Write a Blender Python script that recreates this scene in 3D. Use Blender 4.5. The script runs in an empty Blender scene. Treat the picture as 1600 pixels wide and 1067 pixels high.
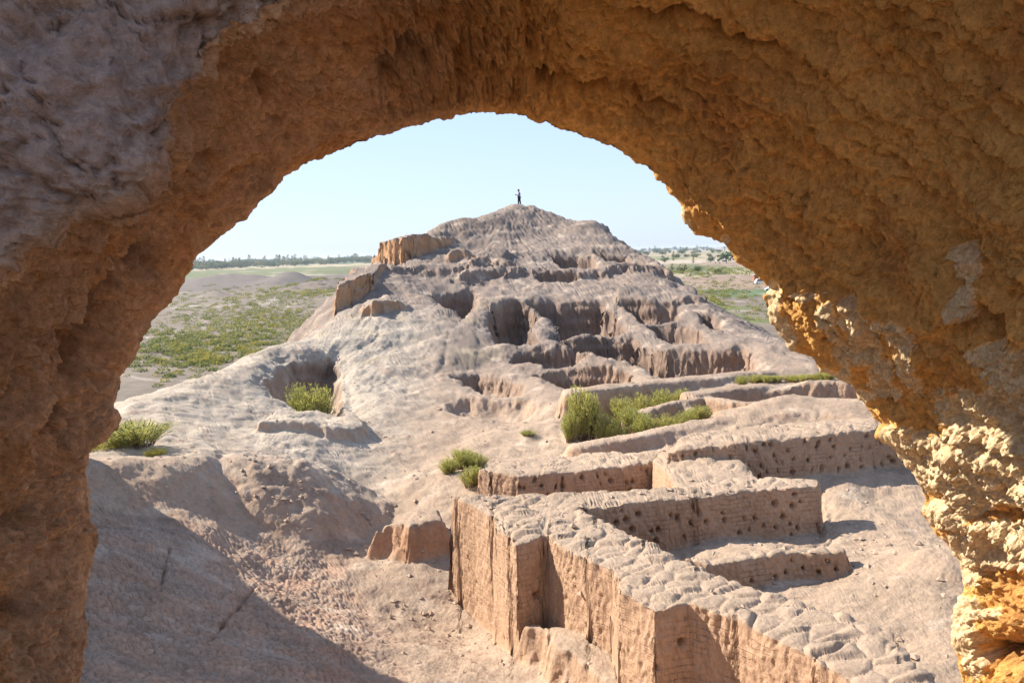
import bpy, math, random
import numpy as np
from mathutils import Matrix, Vector

# ------------------------------------------------------------------ camera, sky, sun, exposure
SC = bpy.context.scene
COL = SC.collection
EYE = np.array([0.0, 0.0, 10.0])
FPX, CX, CY = 1400.0, 800.0, 533.5
PITCH, ROLL = math.radians(5.72), math.radians(1.6)
Fv = np.array([0, math.cos(PITCH), -math.sin(PITCH)])
R0 = np.array([1.0, 0, 0]); U0 = np.array([0, math.sin(PITCH), math.cos(PITCH)])
Uv = math.cos(ROLL) * U0 + math.sin(ROLL) * R0
Rv = math.cos(ROLL) * R0 - math.sin(ROLL) * U0
cd = bpy.data.cameras.new('camera'); cam = bpy.data.objects.new('camera', cd); COL.objects.link(cam)
cd.sensor_width = 36; cd.lens = FPX / 1600 * 36; cd.clip_end = 60000; cd.clip_start = 0.05
M = Matrix(((Rv[0], Uv[0], -Fv[0], EYE[0]), (Rv[1], Uv[1], -Fv[1], EYE[1]), (Rv[2], Uv[2], -Fv[2], EYE[2]), (0, 0, 0, 1)))
cam.matrix_world = M
SC.camera = cam

SUN_AZ, SUN_EL = math.radians(-67), math.radians(36)     # azimuth from +Y towards +X
world = bpy.data.worlds.new('World'); SC.world = world; world.use_nodes = True
nt = world.node_tree
bg = nt.nodes['Background']; bg.inputs['Strength'].default_value = 0.15
sky = nt.nodes.new('ShaderNodeTexSky'); sky.sky_type = 'NISHITA'; sky.sun_disc = False
sky.sun_elevation = SUN_EL; sky.sun_rotation = SUN_AZ
sky.air_density = 1.0; sky.dust_density = 0.5; sky.ozone_density = 2.0; sky.altitude = 0
gm = nt.nodes.new('ShaderNodeGamma'); gm.inputs[1].default_value = 0.36          # hazy, even sky
mu = nt.nodes.new('ShaderNodeMix'); mu.data_type = 'RGBA'; mu.blend_type = 'MULTIPLY'; mu.inputs[0].default_value = 1; mu.inputs[7].default_value = (.64, .745, .95, 1)
nt.links.new(sky.outputs[0], gm.inputs[0]); nt.links.new(gm.outputs[0], mu.inputs[6]); nt.links.new(mu.outputs[2], bg.inputs['Color'])
sl = bpy.data.lights.new('sun', 'SUN'); sl.energy = 2.45; sl.angle = math.radians(0.6); sl.color = (1.0, 0.93, 0.82)
sun = bpy.data.objects.new('sun', sl); COL.objects.link(sun)
S = Vector((math.sin(SUN_AZ) * math.cos(SUN_EL), math.cos(SUN_AZ) * math.cos(SUN_EL), math.sin(SUN_EL)))
sun.rotation_euler = S.to_track_quat('Z', 'Y').to_euler()
sun.location = (-40, 10, 60)
SC.view_settings.view_transform = 'Standard'; SC.view_settings.look = 'None'
SC.view_settings.gamma = 1; SC.view_settings.exposure = 2.18
SC.view_settings.use_curve_mapping = False
SC.cycles.max_bounces = 7; SC.cycles.diffuse_bounces = 5; SC.cycles.volume_bounces = 0
SC.cycles.use_denoising = True

rng = np.random.RandomState(7)
random.seed(11)

# ------------------------------------------------------------------ numpy noise
_perm = np.random.RandomState(3).permutation(256).astype(np.int32)
_perm = np.concatenate([_perm, _perm, _perm])
_g = np.random.RandomState(5).normal(size=(256, 3)); _g /= np.linalg.norm(_g, axis=1)[:, None]
_g = _g.astype(np.float32)
_r3 = np.random.RandomState(6).rand(256, 3).astype(np.float32)

def hsh(i, j, k):
    return _perm[_perm[_perm[i & 255] + (j & 255)] + (k & 255)]

def pn(x, y, z):
    x, y, z = [np.asarray(v, np.float32) for v in (x, y, z)]
    x, y, z = np.broadcast_arrays(x, y, z)
    i, j, k = [np.floor(v).astype(np.int32) for v in (x, y, z)]
    fx, fy, fz = x - i, y - j, z - k
    u, v, w = [t * t * t * (t * (t * 6 - 15) + 10) for t in (fx, fy, fz)]
    out = 0
    for a in (0, 1):
        wa = u if a else 1 - u
        for b in (0, 1):
            wb = v if b else 1 - v
            for c in (0, 1):
                wc = w if c else 1 - w
                g = _g[hsh(i + a, j + b, k + c)]
                out = out + wa * wb * wc * (g[..., 0] * (fx - a) + g[..., 1] * (fy - b) + g[..., 2] * (fz - c))
    return out * 1.6

def fbm(x, y, z, octv=4, gain=0.5, lac=2.03, ridged=False):
    a, s, f = 1.0, 0, 1.0
    for o in range(octv):
        n = pn(x * f + o * 17.3, y * f - o * 9.1, z * f + o * 5.7)
        s = s + a * ((1 - 2 * np.abs(n)) if ridged else n)
        a *= gain; f *= lac
    return s

def worley(x, y, z=None):
    """F1, F2, cell hash"""
    x, y = np.asarray(x, np.float32), np.asarray(y, np.float32)
    flat = z is None
    z = np.zeros_like(x) if flat else np.asarray(z, np.float32)
    i, j, k = [np.floor(v).astype(np.int32) for v in (x, y, z)]
    f1 = np.full(x.shape, 9, np.float32); f2 = f1.copy(); cid = np.zeros(x.shape, np.int64)
    for a in (-1, 0, 1):
        for b in (-1, 0, 1):
            for c in ((0,) if flat else (-1, 0, 1)):
                ii, jj, kk = i + a, j + b, k + c
                h = hsh(ii, jj, kk)
                p = _r3[h]
                dx = ii + p[..., 0] - x; dy = jj + p[..., 1] - y
                dz = 0 if flat else kk + p[..., 2] - z
                d = np.sqrt(dx * dx + dy * dy + dz * dz)
                near = d < f1
                f2 = np.where(near, f1, np.minimum(f2, d))
                cid = np.where(near, (ii.astype(np.int64) * 7919 + jj.astype(np.int64) * 104729 + kk.astype(np.int64) * 1299709), cid)
                f1 = np.where(near, d, f1)
    return f1, f2, cid

def sstep(a, b, x):
    t = np.clip((x - a) / (b - a), 0, 1)
    return t * t * (3 - 2 * t)

# ------------------------------------------------------------------ sight lines: where a thing seen in the photograph stands
def ray(px, py):
    d = Fv * FPX + Rv * (px - CX) + Uv * (CY - py)
    return d / math.hypot(d[0], d[1])
def atr(px, py, r):
    return EYE + ray(px, py) * r
def atz(px, py, z):
    d = ray(px, py); return EYE + d * ((z - EYE[2]) / d[2])
def topx(P):
    P = np.asarray(P, float) - EYE
    f = P @ Fv
    return CX + FPX * (P @ Rv) / f, CY - FPX * (P @ Uv) / f
# ------------------------------------------------------------------ the fortress ground: height as a function of (x, y)
ctrl = []
def cp(px, py, r): ctrl.append(tuple(atr(px, py, r)))
for q in [(700, 912, 27.1), (762, 985, 24.7), (900, 1067, 20.2), (815, 1008, 22.6), (880, 1050, 20.9), (760, 1067, 21.0), (600, 1000, 23), (450, 900, 27.5), (560, 885, 28.3),
          (700, 1067, 20.5), (130, 1067, 16), (130, 900, 22), (300, 1067, 17.5), (500, 1067, 19), (600, 1067, 20),
          (250, 950, 21.5), (400, 950, 23), (500, 970, 23.3), (300, 870, 25.5), (380, 850, 28.4), (200, 810, 28.2), (330, 800, 29.8),
          (140, 742, 30), (250, 745, 30.2), (330, 728, 31.5), (385, 720, 33.5),
          (200, 700, 34), (300, 655, 40), (180, 636, 42), (300, 596, 47), (360, 575, 50), (420, 541, 56), (500, 522, 61),
          (240, 660, 39), (400, 620, 45), (470, 562, 54), (600, 830, 31.5), (640, 760, 34), (560, 740, 36), (700, 760, 32.8), (620, 700, 39), (760, 690, 38.5),
          (600, 640, 44), (700, 640, 43.5), (850, 660, 40), (520, 690, 38), (450, 795, 32.2), (360, 770, 31.5), (200, 724, 32), (280, 724, 32), (130, 726, 32), (200, 790, 29.3), (285, 795, 29.2), (130, 800, 29), (400, 725, 34.6), (372, 745, 32.6), (392, 772, 31.9), (425, 792, 31.4), (405, 752, 33.2), (350, 775, 30.8), (432, 724, 34.8), (340, 708, 34.5), (290, 702, 34.5), (240, 702, 34.5), (150, 702, 34.5), (470, 672, 40), (560, 600, 49.5),
          (640, 580, 52), (750, 570, 53.5), (850, 620, 45), (905, 692, 36.5),
          (1400, 838, 27.6), (1450, 1000, 20.3), (1330, 905, 23.9), (1200, 880, 24.3), (1500, 920, 22.8), (1100, 830, 27), (1500, 860, 26),
          (1300, 640, 38), (1100, 640, 38.5), (1200, 600, 44.5), (1380, 600, 43.5), (1000, 590, 47), (900, 570, 50), (1180, 575, 48.5),
          (1260, 548, 52), (1100, 530, 55.5), (950, 540, 54.5), (800, 540, 56.5), (700, 530, 57.5), (600, 540, 57),
          (850, 505, 61), (1000, 500, 62), (1120, 510, 58.5), (700, 480, 65), (600, 500, 62), (650, 440, 73),
          (515, 505, 64), (640, 418, 77), (750, 420, 76), (850, 430, 74), (950, 430, 74), (1040, 428, 75),
          (700, 460, 69), (780, 450, 71), (560, 480, 66), (1100, 469, 67), (1150, 494, 62), (1197, 521, 57.5), (1257, 541, 53.5),
          (750, 400, 80), (850, 400, 80), (950, 400, 80), (780, 370, 86), (860, 360, 89), (780, 329, 95), (812, 323, 96), (792, 325, 96), (835, 325, 96), (862, 334, 95),
          (850, 331, 95.5), (895, 346, 93), (935, 349, 92), (960, 371, 87), (990, 391, 82.5), (1012, 411, 78),
          (745, 344, 93), (710, 347, 91), (672, 358, 88), (720, 375, 85), (640, 400, 82), (588, 425, 74)]:
    cp(*q)
# outer flanks of the rampart and of the mound, falling to the plain
for (px, py, r), (ox, oy) in [((180, 636, 42), (-.95, .3)), ((300, 596, 47), (-.9, .45)), ((420, 541, 56), (-.9, .4)), ((500, 522, 61), (-.95, .3)),
                              ((575, 412, 80), (-.95, .3)), ((670, 358, 88), (-.8, .6)), ((745, 344, 93), (-.4, .9)), ((812, 323, 96), (0, 1)),
                              ((895, 346, 93), (.5, .85)), ((960, 371, 87), (.8, .6)), ((1040, 428, 75), (.9, .45)), ((1150, 494, 62), (.9, .4)),
                              ((1257, 541, 53.5), (.9, .4)), ((1420, 600, 44), (.95, .3)), ((1600, 700, 34), (1, .1))]:
    P = atr(px, py, r)
    for d, f in ((5, .78), (13, .3), (24, -.05), (38, -.12)):
        z = -10 + (P[2] + 10) * f if px != 420 or d > 5 else P[2] - 3.5
        ctrl.append((P[0] + ox * d, P[1] + oy * d, z))
for q in [(0, 0, 8.3), (0, 3, 8.0), (-3, 1, 8.3), (3, 1, 8.3), (0, 6, 5.2), (0, 10, 2.0), (0, 14, .2), (-5, 8, 3.6), (-4, 12, 2.2), (-8, 10, 4),
          (5, 7, 3.4), (7, 12, .6), (10, 6, 3), (12, 14, .6), (14, 22, .7), (17, 29, 1.2), (-12, 16, 3), (-14, 24, 3), (-18, 32, 0), (-16, 8, 3), (18, 12, 0)]:
    ctrl.append(q)
ctrl = np.array(ctrl, float)
_c2 = 2.5 ** 2
_A = np.sqrt((ctrl[:, None, 0] - ctrl[None, :, 0]) ** 2 + (ctrl[:, None, 1] - ctrl[None, :, 1]) ** 2 + _c2)
_w = np.linalg.solve(_A - 0.03 * np.eye(len(ctrl)), ctrl[:, 2] - 0.0)
def base(x, y):
    x = np.asarray(x, np.float32).ravel(); y = np.asarray(y, np.float32).ravel()
    out = np.zeros(x.shape, np.float32)
    for i in range(len(ctrl)):
        out += np.float32(_w[i]) * np.sqrt((x - np.float32(ctrl[i, 0])) ** 2 + (y - np.float32(ctrl[i, 1])) ** 2 + np.float32(_c2))
    return np.maximum(out, -11.5)
_ts = np.geomspace(8, 130, 3000)
def hit(px, py):
    d = ray(px, py)
    X = EYE[0] + d[0] * _ts; Y = EYE[1] + d[1] * _ts; Z = EYE[2] + d[2] * _ts
    b = base(X, Y)
    k = np.argmax(Z < b) if (Z < b).any() else len(_ts) - 1
    return np.array([X[k], Y[k], b[k]])

ops = []      # (kind, polygon xy, z values, edge, name, label ...)
def poly_sd(poly, x, y):
    n = len(poly); d = np.full(x.shape, 1e9, np.float32); s = np.zeros(x.shape, bool)
    for i in range(n):
        ax, ay = poly[i][:2]; bx, by = poly[(i + 1) % n][:2]
        ex, ey = bx - ax, by - ay; wx, wy = x - ax, y - ay
        t = np.clip((wx * ex + wy * ey) / (ex * ex + ey * ey + 1e-9), 0, 1)
        d = np.minimum(d, (wx - ex * t) ** 2 + (wy - ey * t) ** 2)
        c = ((ay > y) != (by > y)) & (x < (bx - ax) * (y - ay) / (by - ay + 1e-12) + ax)
        s ^= c
    d = np.sqrt(d)
    return np.where(s, d, -d)
def line_d(pts, x, y):
    best = np.full(x.shape, 1e9, np.float32); zz = np.zeros(x.shape, np.float32)
    for i in range(len(pts) - 1):
        ax, ay, az = pts[i]; bx, by, bz = pts[i + 1]
        ex, ey = bx - ax, by - ay; wx, wy = x - ax, y - ay
        t = np.clip((wx * ex + wy * ey) / (ex * ex + ey * ey + 1e-9), 0, 1)
        d = np.hypot(wx - ex * t, wy - ey * t)
        zz = np.where(d < best, az + (bz - az) * t, zz); best = np.minimum(best, d)
    return best, zz
def idw(pts, x, y):
    s = 0; w = 0
    for p in pts:
        q = 1 / ((x - p[0]) ** 2 + (y - p[1]) ** 2 + .3) ** 1.5
        s = s + q * p[2]; w = w + q
    return s / w

def pit(pix, depth, edge=.45, rough=.22, talus=.45, **kw):
    """a sunken room: outline of its rim as seen, depth below the lowest rim"""
    P = [hit(*p) for p in pix]
    ops.append(dict(k='pit', P=P, z=min(p[2] for p in P) - depth, rd0=min(.3, .16 * depth), e=edge, rough=rough, talus=talus, **kw))
def plateau(pts, edge=.14, rough=.05, **kw):
    """a standing mass or wall: outline of its top as seen, (px, py, z)"""
    P = [tuple(atz(px, py, z)) for px, py, z in pts]
    ops.append(dict(k='pla', P=P, e=edge, rough=rough, **kw))
def plateau_r(pts, edge=.3, rough=.2, **kw):
    P = [tuple(atr(px, py, r)) for px, py, r in pts]
    ops.append(dict(k='pla', P=P, e=edge, rough=rough, **kw))
def ridge(pts, hw, edge=.3, rough=.12, **kw):
    P = [tuple(atz(px, py, z)) for px, py, z in pts]
    ops.append(dict(k='rid', P=P, hw=hw, e=edge, rough=rough, **kw))
def bump(px, py, r, h, rad, sx=1, p=1.0, **kw):
    c = atr(px, py, r)
    ops.append(dict(k='bmp', P=[c], h=h, rad=rad, sx=sx, p=p, rough=0, e=0, **kw))

# mounds on the path
bump(478, 745, 32.7, 1.75, 3.15, sx=.95, p=1.0, name='earth_mound', label='conical mound of crumbled mud brick beside the pale path, with a darker right flank', cat='mound')
bump(500, 790, 31.2, .55, 2.2, sx=1.3)
bump(1440, 905, 23.6, .38, 1.7, sx=1.2)
bump(1385, 880, 24.8, .22, 1.3, sx=1.4)
bump(1500, 890, 24.2, .4, 1.5)
# the scarp below the bush hollow
plateau_r([(408, 686, 39.0), (450, 681, 39.0), (530, 689, 38.6), (568, 682, 39.3), (566, 650, 42), (500, 640, 43), (430, 650, 42)], edge=.5, rough=.3,
          dz=.45, name='mud_scarp', label='low crumbling mud scarp with a vertical crack, behind the conical mound', cat='scarp')
# broken block by the long wall
plateau_r([(575, 850, 29.2), (610, 822, 29.6), (650, 808, 30.2), (699, 812, 30.2), (699, 835, 28.8), (640, 838, 28.4)], edge=.35, rough=.2,
          zs=[.9, 1.2, 1.35, 1.35, 1.3, 1.25], name='mud_block_stump', label='rounded stump of mud brick with a shaded orange end, by the long wall', cat='stump')
# left shelf lip
plateau_r([(100, 742, 30.2), (180, 740, 30.2), (235, 742, 30.4), (262, 752, 29.9), (300, 738, 30.8), (340, 724, 32.2), (350, 712, 34), (330, 690, 36), (250, 680, 37), (100, 680, 37)],
          edge=.5, rough=.35, dz=.14, name='rampart_shelf', label='pale crusted shelf of the rampart under the green bushes, its reddish scarp in shade', cat='rampart')
# tall piece of rampart standing just left of the passage
ops.append(dict(k='pla', P=[(-13.2, 12, 8.6), (-13.6, 18, 10.2), (-13.9, 24, 10.2), (-15.0, 27.5, 8), (-16.6, 31, 3.4), (-22, 31, 4), (-24, 12, 8)], e=.9, rough=.5,
                name='rampart_tower', label='high stump of rampart left of the arch, throwing its shade over the cracked slope', cat='rampart'))

plateau_r([(720, 441, 73.5), (800, 438, 74), (860, 442, 73.5), (905, 441, 73), (960, 436, 74), (1046, 431, 74.5), (1030, 420, 79), (900, 410, 80), (760, 412, 80)], edge=.6, rough=.6, dz=.55)
plateau_r([(604, 422, 75), (680, 423, 75), (757, 420, 76), (800, 430, 74.5), (790, 408, 80), (640, 408, 80)], edge=.6, rough=.6, dz=.4)
plateau_r([(960, 472, 66), (1030, 482, 63.5), (1105, 474, 65), (1080, 455, 70), (980, 452, 70)], edge=.5, rough=.4, dz=.5)
# sunken rooms on the terraces (rims traced)
W = 'room_wall'
pit([(928, 393), (982, 398), (988, 411), (945, 412)], .9, name=W, cat='wall', label='topmost small room with fluted walls, right below the summit on the right')
pit([(848, 395), (900, 397), (925, 405), (940, 418), (880, 419), (862, 408)], 1.2, name=W, cat='wall', label='shallow shaded room straight below the standing figure')
pit([(955, 414), (1010, 416), (1024, 424), (975, 425)], .8, name=W, cat='wall', label='short low room at the right edge of the upper mound')
pit([(830, 428), (905, 431), (907, 438), (845, 440)], .8, name=W, cat='wall', label='flat shallow room left of centre on the upper mound')
pit([(826, 466), (870, 465), (935, 467), (966, 490), (985, 514), (930, 516), (872, 518), (868, 500), (846, 484)], 1.9, name=W, cat='wall', label='deep dark room in the middle of the mound with crumbling fluted back wall')
pit([(768, 474), (808, 463), (828, 470), (842, 490), (830, 505), (845, 530), (770, 534), (762, 505)], 1.7, talus=.9, name=W, cat='wall', label='dark hollow with a rounded slumped side, left of the deep dark room')
pit([(968, 471), (1010, 475), (1058, 479), (1060, 497), (1001, 502)], 1.1, name=W, cat='wall', label='small square room with dripping walls, above the grey trough')
pit([(1005, 503), (1060, 499), (1092, 505), (1107, 531), (1055, 534), (1025, 521)], 1.2, name=W, cat='wall', label='smooth grey trough right of the deep dark room')
pit([(1088, 486), (1112, 489), (1134, 503), (1132, 518), (1108, 508)], .9, name=W, cat='wall', label='narrow cleft room near the right edge of the mound')
pit([(865, 521), (935, 518), (988, 520), (1000, 527), (1042, 541), (1100, 539), (1160, 537), (1172, 548), (1186, 573), (1110, 584), (1045, 593), (1010, 569), (975, 559), (935, 543), (890, 534)], 2.3,
    talus=.5, name=W, cat='wall', label='largest sunken room with bulging column-like back wall and a small black hole at its foot')
pit([(824, 538), (900, 536), (914, 546), (908, 560), (850, 569), (834, 562), (790, 562), (800, 545)], 1.3, name=W, cat='wall', label='small room with ribbed reddish wall, left of the largest room')
pit([(830, 579), (880, 565), (960, 565), (987, 577), (988, 598), (930, 608), (895, 609), (862, 592)], 1.6, name=W, cat='wall', label='oblong room with ribbed brown back wall just behind the tall bushes')
pit([(710, 585), (748, 580), (788, 586), (822, 596), (822, 613), (770, 615), (738, 608)], 1.25, name=W, cat='wall', label='small isolated pit with a dark mouth left of the ribbed oblong room')
pit([(690, 622), (730, 616), (780, 618), (832, 620), (846, 632), (832, 652), (790, 656), (720, 648), (690, 640)], .8, edge=.8, name=W, cat='wall', label='crescent-shaped hollow with a smooth pale floor below the small pit')
pit([(602, 606), (640, 598), (665, 604), (650, 622), (620, 622)], .5, edge=.8)
pit([(410, 590), (430, 566), (470, 552), (528, 545), (536, 575), (545, 620), (555, 650), (520, 658), (490, 645), (450, 628), (420, 610)], 2.0, edge=1.1, talus=.9,
    name=W, cat='wall', label='large hollow on the left holding a dense green bush, with a red-brown right side')
pit([(668, 460), (700, 452), (742, 452), (752, 470), (735, 492), (715, 500), (700, 480)], 1.2, edge=.8, name=W, cat='wall', label='steep gully on the left flank of the mound')
pit([(700, 440), (760, 436), (780, 445), (730, 450)], .4, edge=.6)

# cliffs on the left flank
plateau_r([(627, 372, 79), (655, 364, 81), (700, 370, 84), (742, 388, 87), (700, 376, 90), (640, 362, 90), (600, 380, 88), (577, 408, 85), (600, 386, 82)], edge=.5, rough=.4,
          zs=[11.6, 11.9, 11.6, 10.6, 11.6, 12.0, 11.3, 9.6, 11.3], name='earth_bluff', label='largest orange bluff with a sharp corner, on the upper left of the mound', cat='bluff')
plateau_r([(682, 416, 77.5), (717, 394, 78.5), (757, 416, 77.5), (745, 404, 80.5), (700, 402, 80.5)], edge=.35, rough=.15, zs=[9.0, 10.3, 9.0, 9.9, 9.9],
          name='earth_bluff', label='small gable-shaped remnant in front of the largest orange bluff', cat='bluff')
plateau_r([(524, 447, 67), (580, 441, 70), (604, 420, 76), (588, 414, 79), (560, 420, 77), (528, 441, 70)], edge=.4, rough=.3, zs=[7.9, 8.7, 9.3, 9.4, 9.0, 8.1],
          name='earth_bluff', label='leaning orange cliff at the far left edge of the mound', cat='bluff')
plateau_r([(564, 492, 63), (584, 476, 63), (612, 478, 64), (640, 492, 64), (640, 480, 68), (600, 465, 68), (570, 470, 66)], edge=.35, rough=.25, zs=[6.2, 7.0, 7.0, 6.2, 6.6, 7.1, 6.8],
          name='earth_bluff', label='low rounded bluff with one orange side, lowest on the left flank', cat='bluff')

# terrace walls on the right, far to near
def pitz(pts, z, **kw):
    P = [tuple(atz(px, py, zz)) for px, py, zz in pts]
    ops.append(dict(k='pit', P=P, z=z, e=kw.pop('edge', .4), rough=.15, talus=.35, rd=.1, **kw))
pitz([(880, 628, 2.8), (905, 612, 3.4), (980, 604, 3.5), (1040, 600, 3.5), (1092, 604, 3.4), (1104, 618, 3.1), (1060, 630, 3.0), (1105, 640, 3.0), (1140, 652, 2.9), (1080, 664, 2.8), (1000, 680, 2.6), (905, 698, 2.3), (872, 670, 2.3)], 1.75)
pitz([(1110, 598, 3.5), (1200, 587, 3.5), (1330, 579, 3.5), (1420, 580, 3.5), (1420, 592, 3.4), (1330, 596, 3.4), (1200, 601, 3.4), (1110, 608, 3.4)], 3.1, edge=.5)
pitz([(1075, 620, 3.2), (1140, 606, 3.4), (1240, 602, 3.4), (1350, 602, 3.4), (1440, 612, 3.3), (1400, 640, 3.0), (1300, 634, 3.1), (1240, 628, 3.1), (1150, 640, 3.1), (1090, 640, 3.1)], 1.9, edge=.5)
pitz([(1130, 662, 2.9), (1200, 650, 3.0), (1280, 644, 3.1), (1350, 650, 3.1), (1400, 652, 3.1), (1390, 660, 3.2), (1300, 660, 3.2), (1200, 668, 3.2), (1130, 674, 3.1)], 2.5, edge=.5)
ridge([(900, 608, 3.55), (980, 598, 3.6), (1090, 588, 3.6), (1200, 577, 3.6), (1330, 568, 3.6)], .8, edge=.45, low=.0, name='terrace_wall', cat='wall',
      label='long rounded wall behind the bush thicket, farthest of the terrace walls')
ridge([(1085, 612, 3.35), (1200, 598, 3.4), (1340, 594, 3.4), (1460, 600, 3.4)], .7, edge=.35, name='terrace_wall', cat='wall', label='rounded wall with thin grass growing right behind it')
ridge([(985, 645, 2.9), (1050, 628, 3.1), (1100, 619, 3.2), (1170, 628, 3.2), (1250, 634, 3.1)], .45, edge=.3, name='terrace_wall', cat='wall', label='wavy wall rising out of the bush thicket on the right')
ridge([(905, 694, 2.5), (1000, 676, 2.8), (1100, 657, 2.95), (1200, 643, 3.05), (1270, 634, 3.1), (1340, 645, 3.1)], .6, edge=.45, name='terrace_wall', cat='wall', label='low broad wall along the front of the bush thicket')
# the big perforated wall
plateau([(1040, 694, 3.3), (1090, 693, 3.35), (1200, 684, 3.45), (1310, 675, 3.5), (1385, 668, 3.5), (1470, 664, 3.5), (1560, 660, 3.5), (1500, 640, 3.5), (1370, 648, 3.5), (1200, 660, 3.45), (1060, 678, 3.3)],
        edge=.16, rough=.07, blocks=True, holes=.75, base=1.6, name='perforated_wall', cat='wall', label='longest perforated wall, far right, with talus at its foot')
ops.append(dict(k='rid', P=[tuple(atz(1060, 740, 2.0)), tuple(atz(1300, 765, 1.4)), tuple(atz(1440, 790, 1.4)), tuple(atz(1560, 800, 1.4))], hw=.9, e=1.5, rough=.15))
# connecting wall and the front-left perforated block
plateau([(745, 732, 2.4), (808, 742, 2.4), (905, 735, 2.4), (1018, 724, 2.4), (1045, 700, 2.7), (960, 702, 2.4), (860, 712, 2.3), (770, 718, 2.35)], edge=.13, rough=.06,
        blocks=True, holes=.6, name='perforated_wall', cat='wall', label='short perforated wall beside the green bush, with a sunlit left end')
plateau([(1018, 722, 2.5), (1060, 764, 2.62), (1110, 762, 2.68), (1200, 752, 2.68), (1160, 716, 2.75), (1130, 700, 2.9), (1085, 690, 3.1), (1030, 700, 2.8)], edge=.15, rough=.08,
        blocks=True, name='connecting_wall', cat='wall', label='thick broken cross wall joining the perforated walls')
pit([(812, 745), (900, 738), (1014, 727), (1052, 764), (960, 770), (860, 778), (820, 776)], 1.3, edge=.1, talus=.1)
ops[-1]['z'] = .9; ops[-1]['before'] = 2
pit([(1100, 768), (1290, 753), (1300, 840), (1260, 850), (930, 800)], 1.3, edge=.3, talus=.1)
ops[-1]['z'] = 1.15; ops[-1]['before'] = 3
# room in front of W26 / behind the long wall
plateau([(700, 772, 2.73), (735, 788, 2.73), (766, 806, 2.73), (772, 822, 2.73), (806, 848, 2.73), (853, 836, 2.73), (885, 860, 2.73), (955, 888, 2.73), (965, 921, 2.73), (1021, 951, 2.73),
         (1080, 940, 2.73), (1156, 966, 2.7), (1205, 992, 2.66), (1260, 1024, 2.6), (1340, 1072, 2.5), (1430, 1150, 2.4), (1560, 1150, 2.4), (1479, 1064, 2.5), (1441, 1038, 2.6), (1398, 985, 2.65),
         (1358, 962, 2.7), (1261, 938, 2.7), (1132, 895, 2.73), (1080, 872, 2.73), (992, 830, 2.73), (914, 796, 2.73), (1000, 782, 2.73), (1080, 776, 2.73), (1165, 766, 2.73), (1283, 757, 2.73),
         (1283, 747, 2.73), (1240, 743, 2.73), (1190, 744, 2.73), (1025, 760, 2.73), (860, 768, 2.73)],
        edge=.13, rough=.045, blocks=True, holes=.55, name='long_wall', cat='wall', label='long mud brick wall in front with two square buttresses and a branch running right')
# bench at its foot
B1, B2 = atz(812, 852, 2.73), atz(1330, 1072, 2.5)
dv = (B2 - B1)[:2]; dv /= np.hypot(*dv); nv = np.array([dv[1], -dv[0]])
if nv[0] > 0: nv = -nv
ops.append(dict(k='pla', P=[(B1[0] + .35 * -nv[0], B1[1] - .35 * nv[1], .72), (B1[0] + nv[0] * -.05, B1[1] + nv[1] * -.05, .68),
                            (B1[0] + dv[0] * 3 + nv[0] * .35, B1[1] + dv[1] * 3 + nv[1] * .35, .62), (B1[0] + dv[0] * 9 + nv[0] * .8, B1[1] + dv[1] * 9 + nv[1] * .8, .5),
                            (B1[0] + dv[0] * 9 - nv[0], B1[1] + dv[1] * 9 - nv[1], .5), (B1[0] + dv[0] * 1 - nv[0] * .8, B1[1] + dv[1] * 1 - nv[1] * .8, .8)], e=.35, rough=.22,
                name='mud_bench', cat='bench', label='eroded mud bench along the foot of the long front wall'))
# low wall in the right-hand room
plateau([(1060, 872, 2.05), (1105, 882, 2.0), (1180, 870, 2.05), (1250, 862, 2.05), (1328, 862, 2.05), (1322, 849, 2.05), (1240, 851, 2.05), (1120, 866, 2.05), (1060, 868, 2.05)], edge=.16, rough=.08,
        blocks=True, holes=.6, name='low_wall', cat='wall', label='low perforated wall standing in the shaded right-hand room')

# pits marked "before" are cut before the walls that were traced just ahead of them
for i in range(len(ops) - 1, -1, -1):
    pass
_o = []
for o in ops:
    b = o.pop('before', 0)
    _o.insert(len(_o) - b, o) if b else _o.append(o)
ops = _o

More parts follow.
